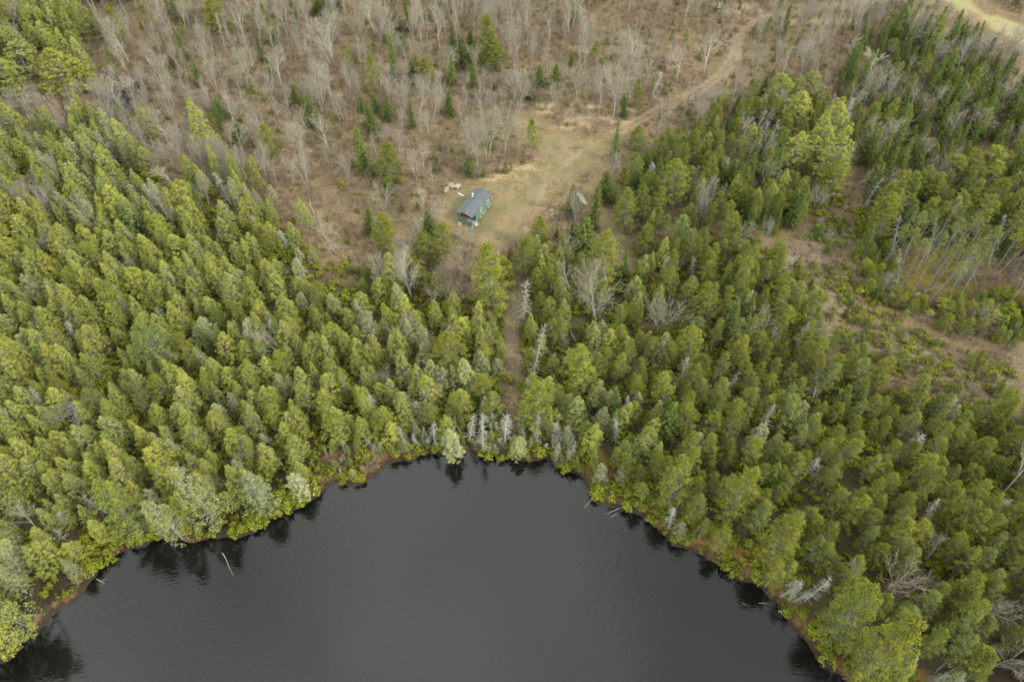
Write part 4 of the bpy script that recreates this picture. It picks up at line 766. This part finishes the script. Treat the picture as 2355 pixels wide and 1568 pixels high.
# ------------------------------------------------------------------ undergrowth
def uni(n, a, b, seed):
    r = np.random.RandomState(seed); s = a + (b - a) * r.rand(n); return np.stack([s * (.8 + .4 * r.rand(n)), s * (.8 + .4 * r.rand(n)), s], -1)
def undergrowth():
    p = sample(None, 1.5, 401, jit=1.0, region=(-150, 40, 165, 262)); x, y = p[:, 0], p[:, 1]; dl = sdist(LAKE, x, y); f = np.full(len(p), 1e9)
    for P in (CEDARS, PINES, PINES_FAR): f = np.minimum(f, sdist(P, x, y))
    og = open_ground(p); inview = in_view(x, y); rr = np.random.RandomState(402).rand(len(p))
    a = p[(f < 1) & og & inview & (rr < .62)]; scatter('forest_undergrowth', 'bush', a, uni(len(a), .6, 1.8, 403), 'low green undergrowth between the trunks of the stands', 'undergrowth', [(.95, 1.0, 1.0), (.8, .9, 1.0), (1, 1, 1.4)], 404)
    yf = (sdist(YARD_FULL, x, y) < 0) & (sdist(YARD, x, y) > 1.5) & (dist_line(DRIVE, x, y) > 2.5); og = og | (yf & (rr < .35)) | ((dist_line(DRIVE, x, y) > 1.2) & (dist_line(DRIVE, x, y) < 2.6) & (sdist(YARD_FULL, x, y) > 1)); a = p[(f > 1) & og & inview & (rr < np.where(vnoise(x, y, 9, 41) > .45, .80, .46))]; scatter('bare_brush', 'brush', a, uni(len(a), .6, 1.35, 405), 'thin leafless brush and seedlings over the brown slope', 'brush', [(1, 1, 1), (1.15, 1.05, .98), (.85, .85, .82), (1.15, .9, .82)], 406)
    a = p[(f > 1) & og & inview & (rr > .93)]; scatter('slope_greenery', 'bush', a, uni(len(a), .4, .9, 407), 'small scattered green plants on the brown slope', 'undergrowth', [(.8, .9, .9), (.6, .75, .8), (1, .95, .8)], 408)
    t_ = sample(YARD_FULL, .8, 417, jit=1.0); nt_ = vnoise(t_[:, 0], t_[:, 1], 3.0, 64); cb = np.hypot(t_[:, 0] + 7.37, t_[:, 1] - 116.06) > 4.6; a = t_[cb & (nt_ > .46) & (dist_line(DRIVE, t_[:, 0], t_[:, 1]) > .6)]; scatter('yard_grass_tufts', 'tuft', a, uni(len(a), .25, .75, 418) * np.array([1.2, 1.2, .7]), 'dry grass tufts dotted over the cabin yard', 'grass', [(.62, .84, 1.05), (.56, .82, 1.0), (.85, 1.05, 1.3), (.5, .72, .85)], 419)
    sl = sdist(SLASH, x, y); a = p[(sl < 2) & inview & (rr < .75) & (vnoise(x, y, 6, 43) > .38)]; scatter('strip_shrubs', 'bush', a, uni(len(a), .5, 1.6, 409), 'low green shrubs growing over the brown cut strip', 'shrub', [(1.0, 1.0, .9), (1.25, 1.15, .9)], 410)
    q = sample(None, .75, 411, jit=1.0, region=(-110, 12, 90, 110)); x, y = q[:, 0], q[:, 1]; dl = sdist(LAKE, x, y); nz = vnoise(x, y, 5, 42)
    uq, _, _ = proj(x, y, .3); ptq = ((uq > 715) & (uq < 940)) * 1.6 + (uq > 1300) * .8
    a = q[(dl > .5) & (dl < 1.0 + 5.0 * nz * ptq) & in_view(x, y)]; scatter('shore_sedge', 'tuft', a, uni(len(a), .7, 1.6, 412), 'dry orange sedge fringing the pond', 'sedge', [(1, 1, 1), (1.25, 1.0, .8), (.8, .75, .8)], 413)
    a = q[(dl > .15) & (dl < 4.0) & (nz > .22) & in_view(x, y) & (np.random.RandomState(414).rand(len(q)) < np.where((uq > 735) & (uq < 930), .12, np.where(dl < 1.6, np.where(uq < 720, .75, np.where(uq > 1300, .22, .4)), .22)))]; scatter('shore_bushes', 'bush', a, uni(len(a), .7, 1.8, 415), 'low yellow-green shrubs along the pond edge', 'shrub', [(1.1, 1.1, .9), (.9, 1.0, .9)], 416)
undergrowth()

# ------------------------------------------------------------------ cabin and the things in the yard
def box(bm, x0, x1, y0, y1, z0, z1):
    v = [bm.verts.new(c) for c in ((x0,y0,z0),(x1,y0,z0),(x1,y1,z0),(x0,y1,z0),(x0,y0,z1),(x1,y0,z1),(x1,y1,z1),(x0,y1,z1))]
    for f in ((0,3,2,1),(4,5,6,7),(0,1,5,4),(1,2,6,5),(2,3,7,6),(3,0,4,7)): bm.faces.new([v[i] for i in f])
def prism(bm, pts, y0, y1):                # polygon in x-z, extruded along y
    a = [bm.verts.new((x, y0, z)) for x, z in pts]; b = [bm.verts.new((x, y1, z)) for x, z in pts]; n = len(pts)
    bm.faces.new(a); bm.faces.new(b[::-1])
    for i in range(n): bm.faces.new((a[i], b[i], b[(i + 1) % n], a[(i + 1) % n]))
def part(name, fn, m, parent, bevel=0.0, **kw):
    bm = bmesh.new(); fn(bm)
    if bevel: bmesh.ops.bevel(bm, geom=bm.edges[:], offset=bevel, segments=1, affect='EDGES')
    bmesh.ops.recalc_face_normals(bm, faces=bm.faces[:]); me = bpy.data.meshes.new(name); bm.to_mesh(me); bm.free(); me.materials.append(M[m]); return obj(name, me, parent, **kw)
M['siding'] = rough('green_siding', (.045, .082, .062), (.058, .099, .076), 1.2, .75, .25, stretch=(.2, .2, 22), bscale=1.0)
M['roofmetal'] = rough('grey_roof_metal', (.032, .035, .036), (.041, .045, .046), .9, .6, spec=.18)
M['trimwhite'] = rough('white_trim', (.26, .26, .24), (.33, .33, .305), 3, .6)
M['railgreen'] = rough('pale_green_rail', (0.068, 0.108, 0.086), (0.088, 0.130, 0.104), 2, .7)
M['greenpost'] = rough('dark_green_post', (0.044, 0.092, 0.072), (0.056, 0.112, 0.088), 2, .7)
M['darkgap'] = rough('dark_boards', (.030, .026, .020), (.050, .042, .032), 3, .8)
M['deck'] = rough('deck_boards', (0.104, 0.076, 0.052), (0.152, 0.116, 0.080), 2, .85)
M['steplumber'] = rough('pale_lumber', (0.160, 0.140, 0.100), (0.232, 0.204, 0.148), 2, .85)
M['redwood'] = rough('red_brown_wood', (0.088, 0.040, 0.022), (0.128, 0.060, 0.034), 2, .7)
M['glass'] = rough('window_glass', (.012, .014, .016), (.020, .022, .024), 1, .08, spec=.6)
M['galv'] = rough('galvanised_steel', (0.289, 0.297, 0.297), (0.383, 0.391, 0.391), 3, .35, spec=.6)
M['concrete'] = rough('pale_concrete_block', (0.240, 0.232, 0.204), (0.336, 0.328, 0.292), 4, .9, .3)
M['bluecloth'] = rough('blue_tarp', (.010, .045, .240), (.018, .065, .320), 3, .5)
M['greysheet'] = rough('grey_sheet', (.105, .105, .102), (.145, .145, .140), 2, .6)
M['boatgreen'] = rough('pale_green_grey_hull', (0.096, 0.114, 0.092), (0.132, 0.148, 0.120), 1.5, .6)
M['blackrubber'] = rough('black_rubber', (.012, .012, .013), (.022, .022, .022), 3, .6)

CC = Vector((-7.37, 116.06, 0)); CZ = 1.0
cabin = bpy.data.objects.new('cabin', None); COL.objects.link(cabin); cabin.location = (CC.x, CC.y, CZ); cabin.rotation_euler = (0, 0, R(61.3 - 90))
tag(cabin, 'small dark green cabin with grey gable roof and covered porch in the clearing', 'cabin')
W2, YN, YF, ZF, ZE, ZR = 1.55, -2.10, 3.66, .42, 2.72, 3.42    # half width, near and far wall, floor, eave, ridge
def zroof(x): return ZR - (ZR - ZE) * abs(x) / 1.85
def wall_gable(y0, y1): return lambda bm: prism(bm, [(-W2, ZF), (W2, ZF), (W2, zroof(W2) - .05), (0, ZR - .05), (-W2, zroof(W2) - .05)], y0, y1)
part('wall', wall_gable(YF - .1, YF), 'siding', cabin); nw = part('wall', wall_gable(YN, YN + .1), 'siding', cabin)
for s in (1, -1):
    part('wall', lambda bm: box(bm, *sorted((s * (W2 - .1), s * W2)), YN + .102, YF - .102, ZF, zroof(W2) - .06), 'siding', cabin)
part('porch_gable', lambda bm: prism(bm, [(-W2 - .02, zroof(W2) - .06), (W2 + .02, zroof(W2) - .06), (0, ZR - .07)], -3.70, -3.62), 'railgreen', cabin)
part('floor_frame', lambda bm: box(bm, -W2 - .02, W2 + .02, -3.72, YF + .02, ZF - .2, ZF - .003), 'greenpost', cabin)
for k in range(10):
    x0 = -W2 + k * .31; part('deck_board', lambda bm: box(bm, x0 + .005, x0 + .30, -3.70, YN - .003, ZF, ZF + .03), 'deck', cabin)
for s in (1, -1):
    def slope(bm):
        xo = s * 1.85; prism(bm, [(s * .012, ZR), (xo, ZE), (xo, ZE + .05), (s * .012, ZR + .05)], -3.92, 3.86)
    part('roof_panel', slope, 'roofmetal', cabin)
    part('fascia', lambda bm: prism(bm, [(0, ZR - .085), (s * 1.84, ZE - .09), (s * 1.84, ZE - .002), (0, ZR - .002)], -3.915, -3.885), 'greenpost', cabin)
part('ridge_cap', lambda bm: prism(bm, [(-.16, zroof(.16) + .055), (0, ZR + .058), (.16, zroof(.16) + .055), (.16, zroof(.16) + .082), (0, ZR + .088), (-.16, zroof(.16) + .082)], -3.93, 3.87), 'roofmetal', cabin)
for yc in (-.10, 2.50):
    w_ = part('window', lambda bm: box(bm, W2 + .004, W2 + .022, yc - .28, yc + .28, 1.22, 2.08), 'glass', cabin); x0, x1 = W2 + .003, W2 + .06
    for a in ((yc - .37, yc - .28, 1.13, 2.17), (yc + .28, yc + .37, 1.13, 2.17), (yc - .28, yc + .28, 1.13, 1.22), (yc - .28, yc + .28, 2.08, 2.17), (yc - .28, yc + .28, 1.61, 1.68)):
        part('frame', lambda bm: box(bm, x0, x1, *a), 'trimwhite', w_)
d_ = part('door', lambda bm: box(bm, -.45, .45, YN - .05, YN - .004, ZF + .035, ZF + 2.0), 'redwood', cabin); part('handle', lambda bm: box(bm, .32, .38, YN - .09, YN - .052, ZF + .95, ZF + 1.05), 'galv', d_)
for x in (-W2, 0.55, W2): part('post', lambda bm: box(bm, x - .05, x + .05, -3.69, -3.59, ZF + .031, zroof(x) - .065 if abs(x) > 1 else zroof(W2) - .07), 'greenpost', cabin)
part('rail_panel', lambda bm: box(bm, -W2 + .06, W2 - .06, -3.67, -3.62, ZF + .06, ZF + .86), 'railgreen', cabin)
part('top_rail', lambda bm: box(bm, -W2 + .055, W2 - .055, -3.71, -3.58, ZF + .862, ZF + .91), 'railgreen', cabin)
part('rail_panel', lambda bm: box(bm, -W2 - .02, -W2 + .03, -2.75, -2.13, ZF + .06, ZF + .86), 'railgreen', cabin)
part('rail_panel', lambda bm: box(bm, W2 - .03, W2 + .02, -3.55, -3.15, ZF + .06, ZF + .86), 'railgreen', cabin)
for s, yy_ in ((1, -2.65), (-1, -3.15)):
    st = bpy.data.objects.new('steps', None); COL.objects.link(st); st.parent = cabin; st.location = (s * (W2 + .05), yy_, 0) if s > 0 else (-1.05, -3.76, 0); st.rotation_euler = (0, 0, 0 if s > 0 else R(90))
    for k in range(2):
        part('tread', lambda bm: box(bm, *sorted((s * (.02 + .32 * k), s * (.36 + .32 * k))), -.45, .45, .26 - .17 * k, .31 - .17 * k), 'steplumber', st)
        for yy2 in (-.42, .37): part('stringer', lambda bm: box(bm, *sorted((s * (.05 + .32 * k), s * (.32 + .32 * k))), yy2, yy2 + .05, -.06, .255 - .17 * k), 'steplumber', st)
for y in (-3.6, -1.9, -.3, .82, 1.55, 2.75, 3.55):
    for s in (1, -1): part('foundation_block', lambda bm: box(bm, *sorted((s * (W2 - .28), s * (W2 + .06))), y - .14, y + .14, -.14, ZF - .205), 'concrete', cabin, .01)
def cyl(bm, r, z0, z1, k=14, r2=None):
    a = [bm.verts.new((r * math.cos(i * 6.2832 / k), r * math.sin(i * 6.2832 / k), z0)) for i in range(k)]; b = [bm.verts.new(((r2 or r) * math.cos(i * 6.2832 / k), (r2 or r) * math.sin(i * 6.2832 / k), z1)) for i in range(k)]
    bm.faces.new(a[::-1]); bm.faces.new(b)
    for i in range(k): bm.faces.new((a[i], a[(i + 1) % k], b[(i + 1) % k], b[i]))
sp = part('stove_pipe', lambda bm: cyl(bm, .085, 0, .7), 'galv', cabin, loc=(-.95, 1.1, zroof(.95)))
part('rain_cap', lambda bm: (cyl(bm, .17, .76, .86, r2=.05), cyl(bm, .11, .7, .76)), 'galv', sp)
part('flashing', lambda bm: cyl(bm, .26, -.06, .16, r2=.10), 'trimwhite', sp)
# things on the porch
tb_ = bpy.data.objects.new('porch_table', None); COL.objects.link(tb_); tb_.location = cabin.matrix_basis @ Vector((-.55, -3.0, ZF + .032)); tb_.rotation_euler = cabin.rotation_euler
tag(tb_, 'red-brown wooden table under the cabin porch roof', 'table')
part('tabletop', lambda bm: box(bm, -.6, .6, -.3, .3, .70, .75), 'redwood', tb_)
for a in ((-.55, -.25), (.5, -.25), (-.55, .2), (.5, .2)): part('leg', lambda bm: box(bm, a[0], a[0] + .05, a[1], a[1] + .05, 0, .698), 'redwood', tb_)
def cloth(bm):
    n = 9; g_ = [[bm.verts.new((-.20 + .4 * i / (n - 1), .05 * math.sin(i * 1.9 + j * .4), .0 + .95 * j / (n - 1))) for i in range(n)] for j in range(n)]
    for j in range(n - 1):
        for i in range(n - 1): bm.faces.new((g_[j][i], g_[j][i + 1], g_[j + 1][i + 1], g_[j + 1][i]))
    bmesh.ops.solidify(bm, geom=bm.faces[:], thickness=.02)
bc = part('blue_tarp', cloth, 'bluecloth', None, loc=tuple(cabin.matrix_basis @ Vector((1.46, -3.42, ZF + 1.15))), rot=(0, 0, R(61.3 - 90 + 40))); tag(bc, 'blue cloth hanging at the right corner of the porch', 'tarp')
def rock_mesh(seed, sx, sy, sz, rough_=.25, sub=3):
    bm = bmesh.new(); bmesh.ops.create_icosphere(bm, subdivisions=sub, radius=1.0); rng = np.random.RandomState(seed); pl = rng.normal(size=(9, 3)); pl /= np.linalg.norm(pl, axis=1, keepdims=True); dd = .62 + .3 * rng.rand(9)
    for v in bm.verts:
        c = np.array(v.co)
        for n_, d0 in zip(pl, dd):
            k = c @ n_
            if k > d0: c = c - n_ * (k - d0) * .85
        c = c + rng.normal(size=3) * .02; v.co = Vector(c * np.array([sx, sy, sz]))
    me = bpy.data.meshes.new('rock'); bm.to_mesh(me); bm.free(); me.materials.append(M['rock']); return me
def rock(name, u, v, sx, sy, sz, label, cat='rock', group=None, seed=0, col=(1, 1, 1), sub=3, rz=0, sink=.25, rx=0):
    x, y = g(u, v, 1.0); z = float(land(x, y)); x, y = g(u, v, z + sz * .4); z = float(land(x, y))
    o = obj(name, rock_mesh(seed, sx, sy, sz, sub=sub), None, (x, y, z + sz * (1 - 2 * sink) * .6), (rx, 0, rz)); o.color = (*col, 1); tag(o, label, cat, group); return o
rock('boulder', 1026, 437, .6, 1.1, .6, 'left and flatter of the two beige boulders behind the cabin', 'boulder', seed=3, rz=-.5)
rock('boulder', 1038, 428, .95, .8, .8, 'right and rounder beige boulder behind the cabin, beside the grey box', 'boulder', seed=5, col=(1.08, 1.0, .92))
rock('boulder', 1656, 16, 2.2, 1.1, 1.0, 'pale grey boulder above the drive bend at the top edge', 'boulder', seed=7, col=(1.05, 1.1, 1.2))
rock('boulder', 155, 249, 1.3, .8, .7, 'pale boulder below the dark pool at far left', 'boulder', seed=8, col=(1.0, 1.0, 1.05))
rock('boulder', 967, 506, .45, .5, .4, 'beige boulder beside the dark fir left of the porch', 'boulder', seed=9)
rng_r = np.random.RandomState(12)
for i, (u, v, s, lab) in enumerate([(1046,727,.45,'bluish rock at the upper left of the pale heap below the clearing'),(1051,731,.5,'white rock in the middle of the pale heap below the clearing'),(1056,735,.42,'grey rock at the foot of the pale heap below the clearing'),(1061,736,.55,'cream rock at the right end of the pale heap below the clearing'),(1050,737,.35,'small cream rock at the lower left of the pale heap')]):
    rock('rock', u, v, s * 1.2, s, s * .8, lab, seed=20 + i, col=((1.15, 1.35, 1.75) if i == 0 else (1.5, 1.5, 1.5)), sub=2, rz=i * 1.3)
for i, (u, v, s, lab) in enumerate([(1270,484,.55,'topmost white stone of the scatter beside the yard'),(1268,494,.32,'stone at the left of the scatter beside the yard'),(1272,492,.38,'stone just below the topmost one beside the yard'),(1277,493,.42,'stone in the middle of the scatter beside the yard'),(1281,490,.34,'stone at the right of the scatter beside the yard'),(1278,498,.36,'low middle stone of the scatter beside the yard'),(1271,500,.34,'lower left stone of the scatter beside the yard'),(1272,511,.30,'lowest stone of the scatter beside the yard')]):
    s *= .72; rock('stone', u, v, s * 1.3, s, s * .5, lab, 'stone', seed=40 + i, col=(1.45, 1.45, 1.4), sub=2, rz=i * .9)
for i in range(22):
    u = 1165 + 85 * rng_r.rand(); v = 363 + 14 * rng_r.rand() + (1250 - u) * .06
    if i > 19: u = 1225 + 20 * rng_r.rand(); v = 350 + 16 * rng_r.rand()
    s = .09 + .15 * rng_r.rand(); rock('stone', u, v, s * 1.3, s, s * .6, 'small pale stone on the bank above the yard, by the lopsided pine', 'stone', 'stones along the bank', seed=60 + i, col=(1.3, 1.25, 1.15), sub=2, rz=i)
for i in range(16):
    a = rng_r.rand(); u = 1120 + 120 * a + rng_r.normal() * 8; v = 432 - 30 * a + rng_r.normal() * 5; s = .08 + .11 * rng_r.rand(); rock('stone', u, v, s * 1.4, s, s * .5, 'small pale stone in the sandy strip behind the cabin', 'stone', 'stones in the sandy strip', seed=90 + i, col=(1.5, 1.35, 1.1), sub=2, rz=i)
def board(name, u0, v0, u1, v1, z0, z1, w, t, m, label, cat, parent=None):
    a = Vector((*g(u0, v0, float(land(*g(u0, v0, 1.0))) + z0), 0)); b = Vector((*g(u1, v1, float(land(*g(u1, v1, 1.0))) + z1), 0)); a.z = float(land(a.x, a.y)) + z0; b.z = float(land(b.x, b.y)) + z1
    d = b - a; q = d.to_track_quat('X', 'Z')
    o = part(name, lambda bm: box(bm, 0, d.length, -w / 2, w / 2, 0, t), m, None, .004); o.location = a; o.rotation_mode = 'QUATERNION'; o.rotation_quaternion = q; tag(o, label, cat); return o
board('plank', 1053, 444.5, 1067.5, 451, .06, .06, .16, .05, 'trimwhite', 'upper white plank lying on the grass behind the cabin', 'plank')
board('plank', 1054, 447.2, 1066.5, 453, .06, .06, .14, .05, 'steplumber', 'lower cream plank lying on the grass behind the cabin', 'plank')
board('plank', 1516.5, 343.5, 1525.5, 350, 1.7, 1.6, .22, .08, 'trimwhite', 'white board laid across the top of the pale boards by the thicket', 'plank')
board('plank', 1526, 352, 1520.5, 369, 1.4, .1, .30, .08, 'greysheet', 'long pale board propped below the white one by the thicket', 'plank')
bx_ = bpy.data.objects.new('grey_box', None); COL.objects.link(bx_); x, y = g(1052, 429, 1.4); bx_.location = (x, y, float(land(x, y)) - .03); bx_.rotation_euler = (0, 0, R(-32))
tag(bx_, 'light grey lidded box leaning by the boulders behind the cabin', 'box')
part('body', lambda bm: box(bm, -.40, .40, -.55, .55, 0, .55), 'greysheet', bx_, .01)
part('lid', lambda bm: prism(bm, [(-.46, .56), (.46, .40 + .25), (.46, .72), (-.46, .62)], -.62, .62), 'greysheet', bx_)
# upturned flat boat
bo = bpy.data.objects.new('upturned_boat', None); COL.objects.link(bo); x, y = g(1341, 466, 1.2); bo.location = (x, y, float(land(x, y)) + .02); a_ = g(1321, 440, 1.2) - g(1344, 474, 1.2); bo.rotation_euler = (0, 0, math.atan2(a_[1], a_[0]))
tag(bo, 'pale grey-green flat boat lying bottom up behind a dark fir', 'boat')
def hull(bm):
    secs = [(-.5, .58, .42, .44), (.8, .66, .50, .46), (2.0, .62, .44, .45), (2.9, .38, .24, .38), (3.4, .12, .07, .26)]; rings = []
    for x_, wb, wt, h_ in secs: rings.append([bm.verts.new((x_, -wb, 0)), bm.verts.new((x_, -wt, h_ * .85)), bm.verts.new((x_, -wt * .8, h_)), bm.verts.new((x_, wt * .8, h_)), bm.verts.new((x_, wt, h_ * .85)), bm.verts.new((x_, wb, 0))])
    for a, b in zip(rings, rings[1:]):
        for i in range(5): bm.faces.new((a[i], a[i + 1], b[i + 1], b[i]))
    bm.faces.new(rings[0]); bm.faces.new(rings[-1][::-1])
part('hull', hull, 'boatgreen', bo)
part('transom', lambda bm: prism(bm, [(-.56, .01), (.56, .01), (.42, .40), (-.42, .40)], 0, .05), 'trimwhite', bo, loc=(-.505, 0, 0), rot=(0, 0, R(90)))
part('bumper', lambda bm: box(bm, -.70, -.562, .12, .46, .05, .42), 'blackrubber', bo, .02)
for yy_ in (-.2, .2): part('skid', lambda bm: box(bm, -.4, 2.0, yy_ - .03, yy_ + .03, .44, .50), 'boatgreen', bo)

# ------------------------------------------------------------------ fallen timber
def log_mesh(seed, ln, r, nb):
    rng = np.random.RandomState(seed); n = 6; t = np.linspace(0, 1, n + 1); off = np.cumsum(rng.normal(size=(n + 1, 2)) * ln * .012, 0); P = np.stack([t * ln, off[:, 0], off[:, 1] * .4], -1); rr = r * (1 - .75 * t)
    parts = [tubes(P[:-1], P[1:], rr[:-1], rr[1:], 7)]
    if nb:
        k = rng.rand(nb) * .85 + .1; b = np.stack([np.interp(k, t, P[:, i]) for i in range(3)], -1); a = rng.rand(nb) * 3.14; L2 = (.3 + .9 * rng.rand(nb)) * (1.1 - .5 * k); e = b + np.stack([.4 * L2, np.cos(a) * L2, np.abs(np.sin(a)) * L2 * .5], -1); parts.append(tubes(b, e, r * .3, r * .08))
    V, Q = merge(parts); return mesh_np('log', V, Q, mats=[M['log']], smooth=False)
def fallen(u0, v0, u1, v1, r, label, nb=4, seed=0, col=(1, 1, 1), z0=.12, z1=.12, group=None):
    a = g(u0, v0, .6); b = g(u1, v1, .6); za = max(float(land(*a)), 0) + z0; zb = max(float(land(*b)), 0) + z1; a = g(u0, v0, za); b = g(u1, v1, zb)
    A = Vector((*a, za)); B = Vector((*b, zb)); d = B - A; o = obj('fallen_log', log_mesh(seed, d.length, r, nb), None, A); o.rotation_mode = 'QUATERNION'; o.rotation_quaternion = d.to_track_quat('X', 'Z'); o.color = (*col, 1); tag(o, label, 'log', group)
for i, (u0, v0, u1, v1, r, nb, lab) in enumerate([
 (511,1270,540,1322,.09,0,'thin pale pole floating in the pond off the left bank'), (222,1330,242,1342,.10,4,'short branchy log floating by the lower left bank'), (783,1040,806,1076,.10,1,'straight pale log lying across the sedge point, left one'),
 (868,1045,832,1080,.10,2,'pale log lying across the sedge point, right one'), (1178,1038,1140,1066,.10,4,'curved white log dipping into the cove'), (1050,1028,1062,1062,.08,3,'thin white trunk leaning into the cove'), (1070,1040,1040,1050,.08,3,'white log lying along the cove edge'),
 (1248,1032,1290,1052,.10,1,'pale log slanting into the water right of the cove'), (1366,1140,1345,1168,.09,6,'branchy white log in the water on the right bank'), (1430,1166,1392,1184,.08,3,'white log floating off the right bank'), (1418,1180,1402,1192,.06,1,'small stick floating beside the white log off the right bank'),
 (1745,1386,1768,1388,.07,2,'small pale log floating off the right bank near the lower edge'), (1706,1386,1716,1390,.06,1,'tiny stick floating left of the small pale log'), (1884,1528,1898,1538,.06,0,'pale stick in the dark reflection at the right bank'), (1936,1558,1950,1564,.06,0,'pale stick at the lower edge by the right bank'),
 (1785,1340,1772,1368,.09,3,'log lying on the right bank towards the water'), (815,690,838,735,.11,2,'grey leaning trunk in the left-hand stand'), (1300,740,1340,800,.14,3,'fallen grey trunk below the pale-limbed tree'),
 (2615*.7847,800*.7847,2680*.7847,858*.7847,.12,2,'dark fallen trunk on the mossy opening'), (2680*.7847,866*.7847,2752*.7847,840*.7847,.12,2,'grey fallen trunk crossing the mossy opening'), (2492*.7847,895*.7847,2493*.7847,960*.7847,.08,0,'upright thin grey pole on the brown cut strip'),
 (1965,830,1990,826,.10,1,'short pale log on the brown cut strip'), (2080,860,2105,880,.10,2,'pale log on the brown cut strip, left of the bare patch'), (2110,890,2130,900,.10,1,'short log below the other on the brown cut strip'), (2180,720,2240,790,.10,3,'long curved fallen sapling by the low thicket'),
 (1715,228,1650,245,.12,2,'grey log lying on the litter beside the drive'), (968,380,986,368,.12,1,'short pale log on the brown bank above the boulders'), (648,343,683,356,.09,1,'pale log on the slope right of the rounded pine'),
 (100,222,126,250,.13,1,'white birch trunk leaning at far left'), (0,258,10,276,.10,0,'white birch trunk at the left edge'), (282,295,305,345,.13,1,'white birch trunk above the cedar stand'), (712,458,728,512,.08,1,'thin white leaning trunk on the brown slope'), (1357,265,1372,267,.08,1,'pale log above the sandy bank')]):
    up1 = 2.0 if 'birch' in lab or 'leaning' in lab else .15; up1 = 5.5 if 'upright' in lab else up1
    wet = 'float' in lab or 'water' in lab or 'cove' in lab or 'stick' in lab
    fallen(u0, v0, u1, v1, r * (.62 if wet else 1), lab, nb, 500 + i, ((.9, .88, .84) if wet else (1.15, 1.12, 1.05)) if 'dark' not in lab else (.45, .42, .4), .12, .15 if up1 < 1 else .3)
rl = np.random.RandomState(31)
for i in range(70):
    x = rl.uniform(-120, 130); y = rl.uniform(95, 235)
    q_ = np.array([[x, y]])
    if not open_ground(q_)[0] or any(sdist(P, q_[:, 0], q_[:, 1])[0] < 0 for P in (CEDARS, PINES, FIRS)) or not in_view(x, y): continue
    a = rl.rand() * 6.283; ln = rl.uniform(2, 6); r = rl.uniform(.05, .12); z = float(land(x, y)); x2 = x + math.cos(a) * ln; y2 = y + math.sin(a) * ln; z2 = float(land(x2, y2)); d = Vector((x2 - x, y2 - y, z2 - z))
    o = obj('fallen_log', log_mesh(700 + i, d.length, r, 3), None, (x, y, z + r * .7)); o.rotation_mode = 'QUATERNION'; o.rotation_quaternion = d.to_track_quat('X', 'Z'); o.color = (1, .97, .92, 1)
    tag(o, 'weathered log ' + where(dict(x=x, y=y)), 'log', 'logs lying on the slope')
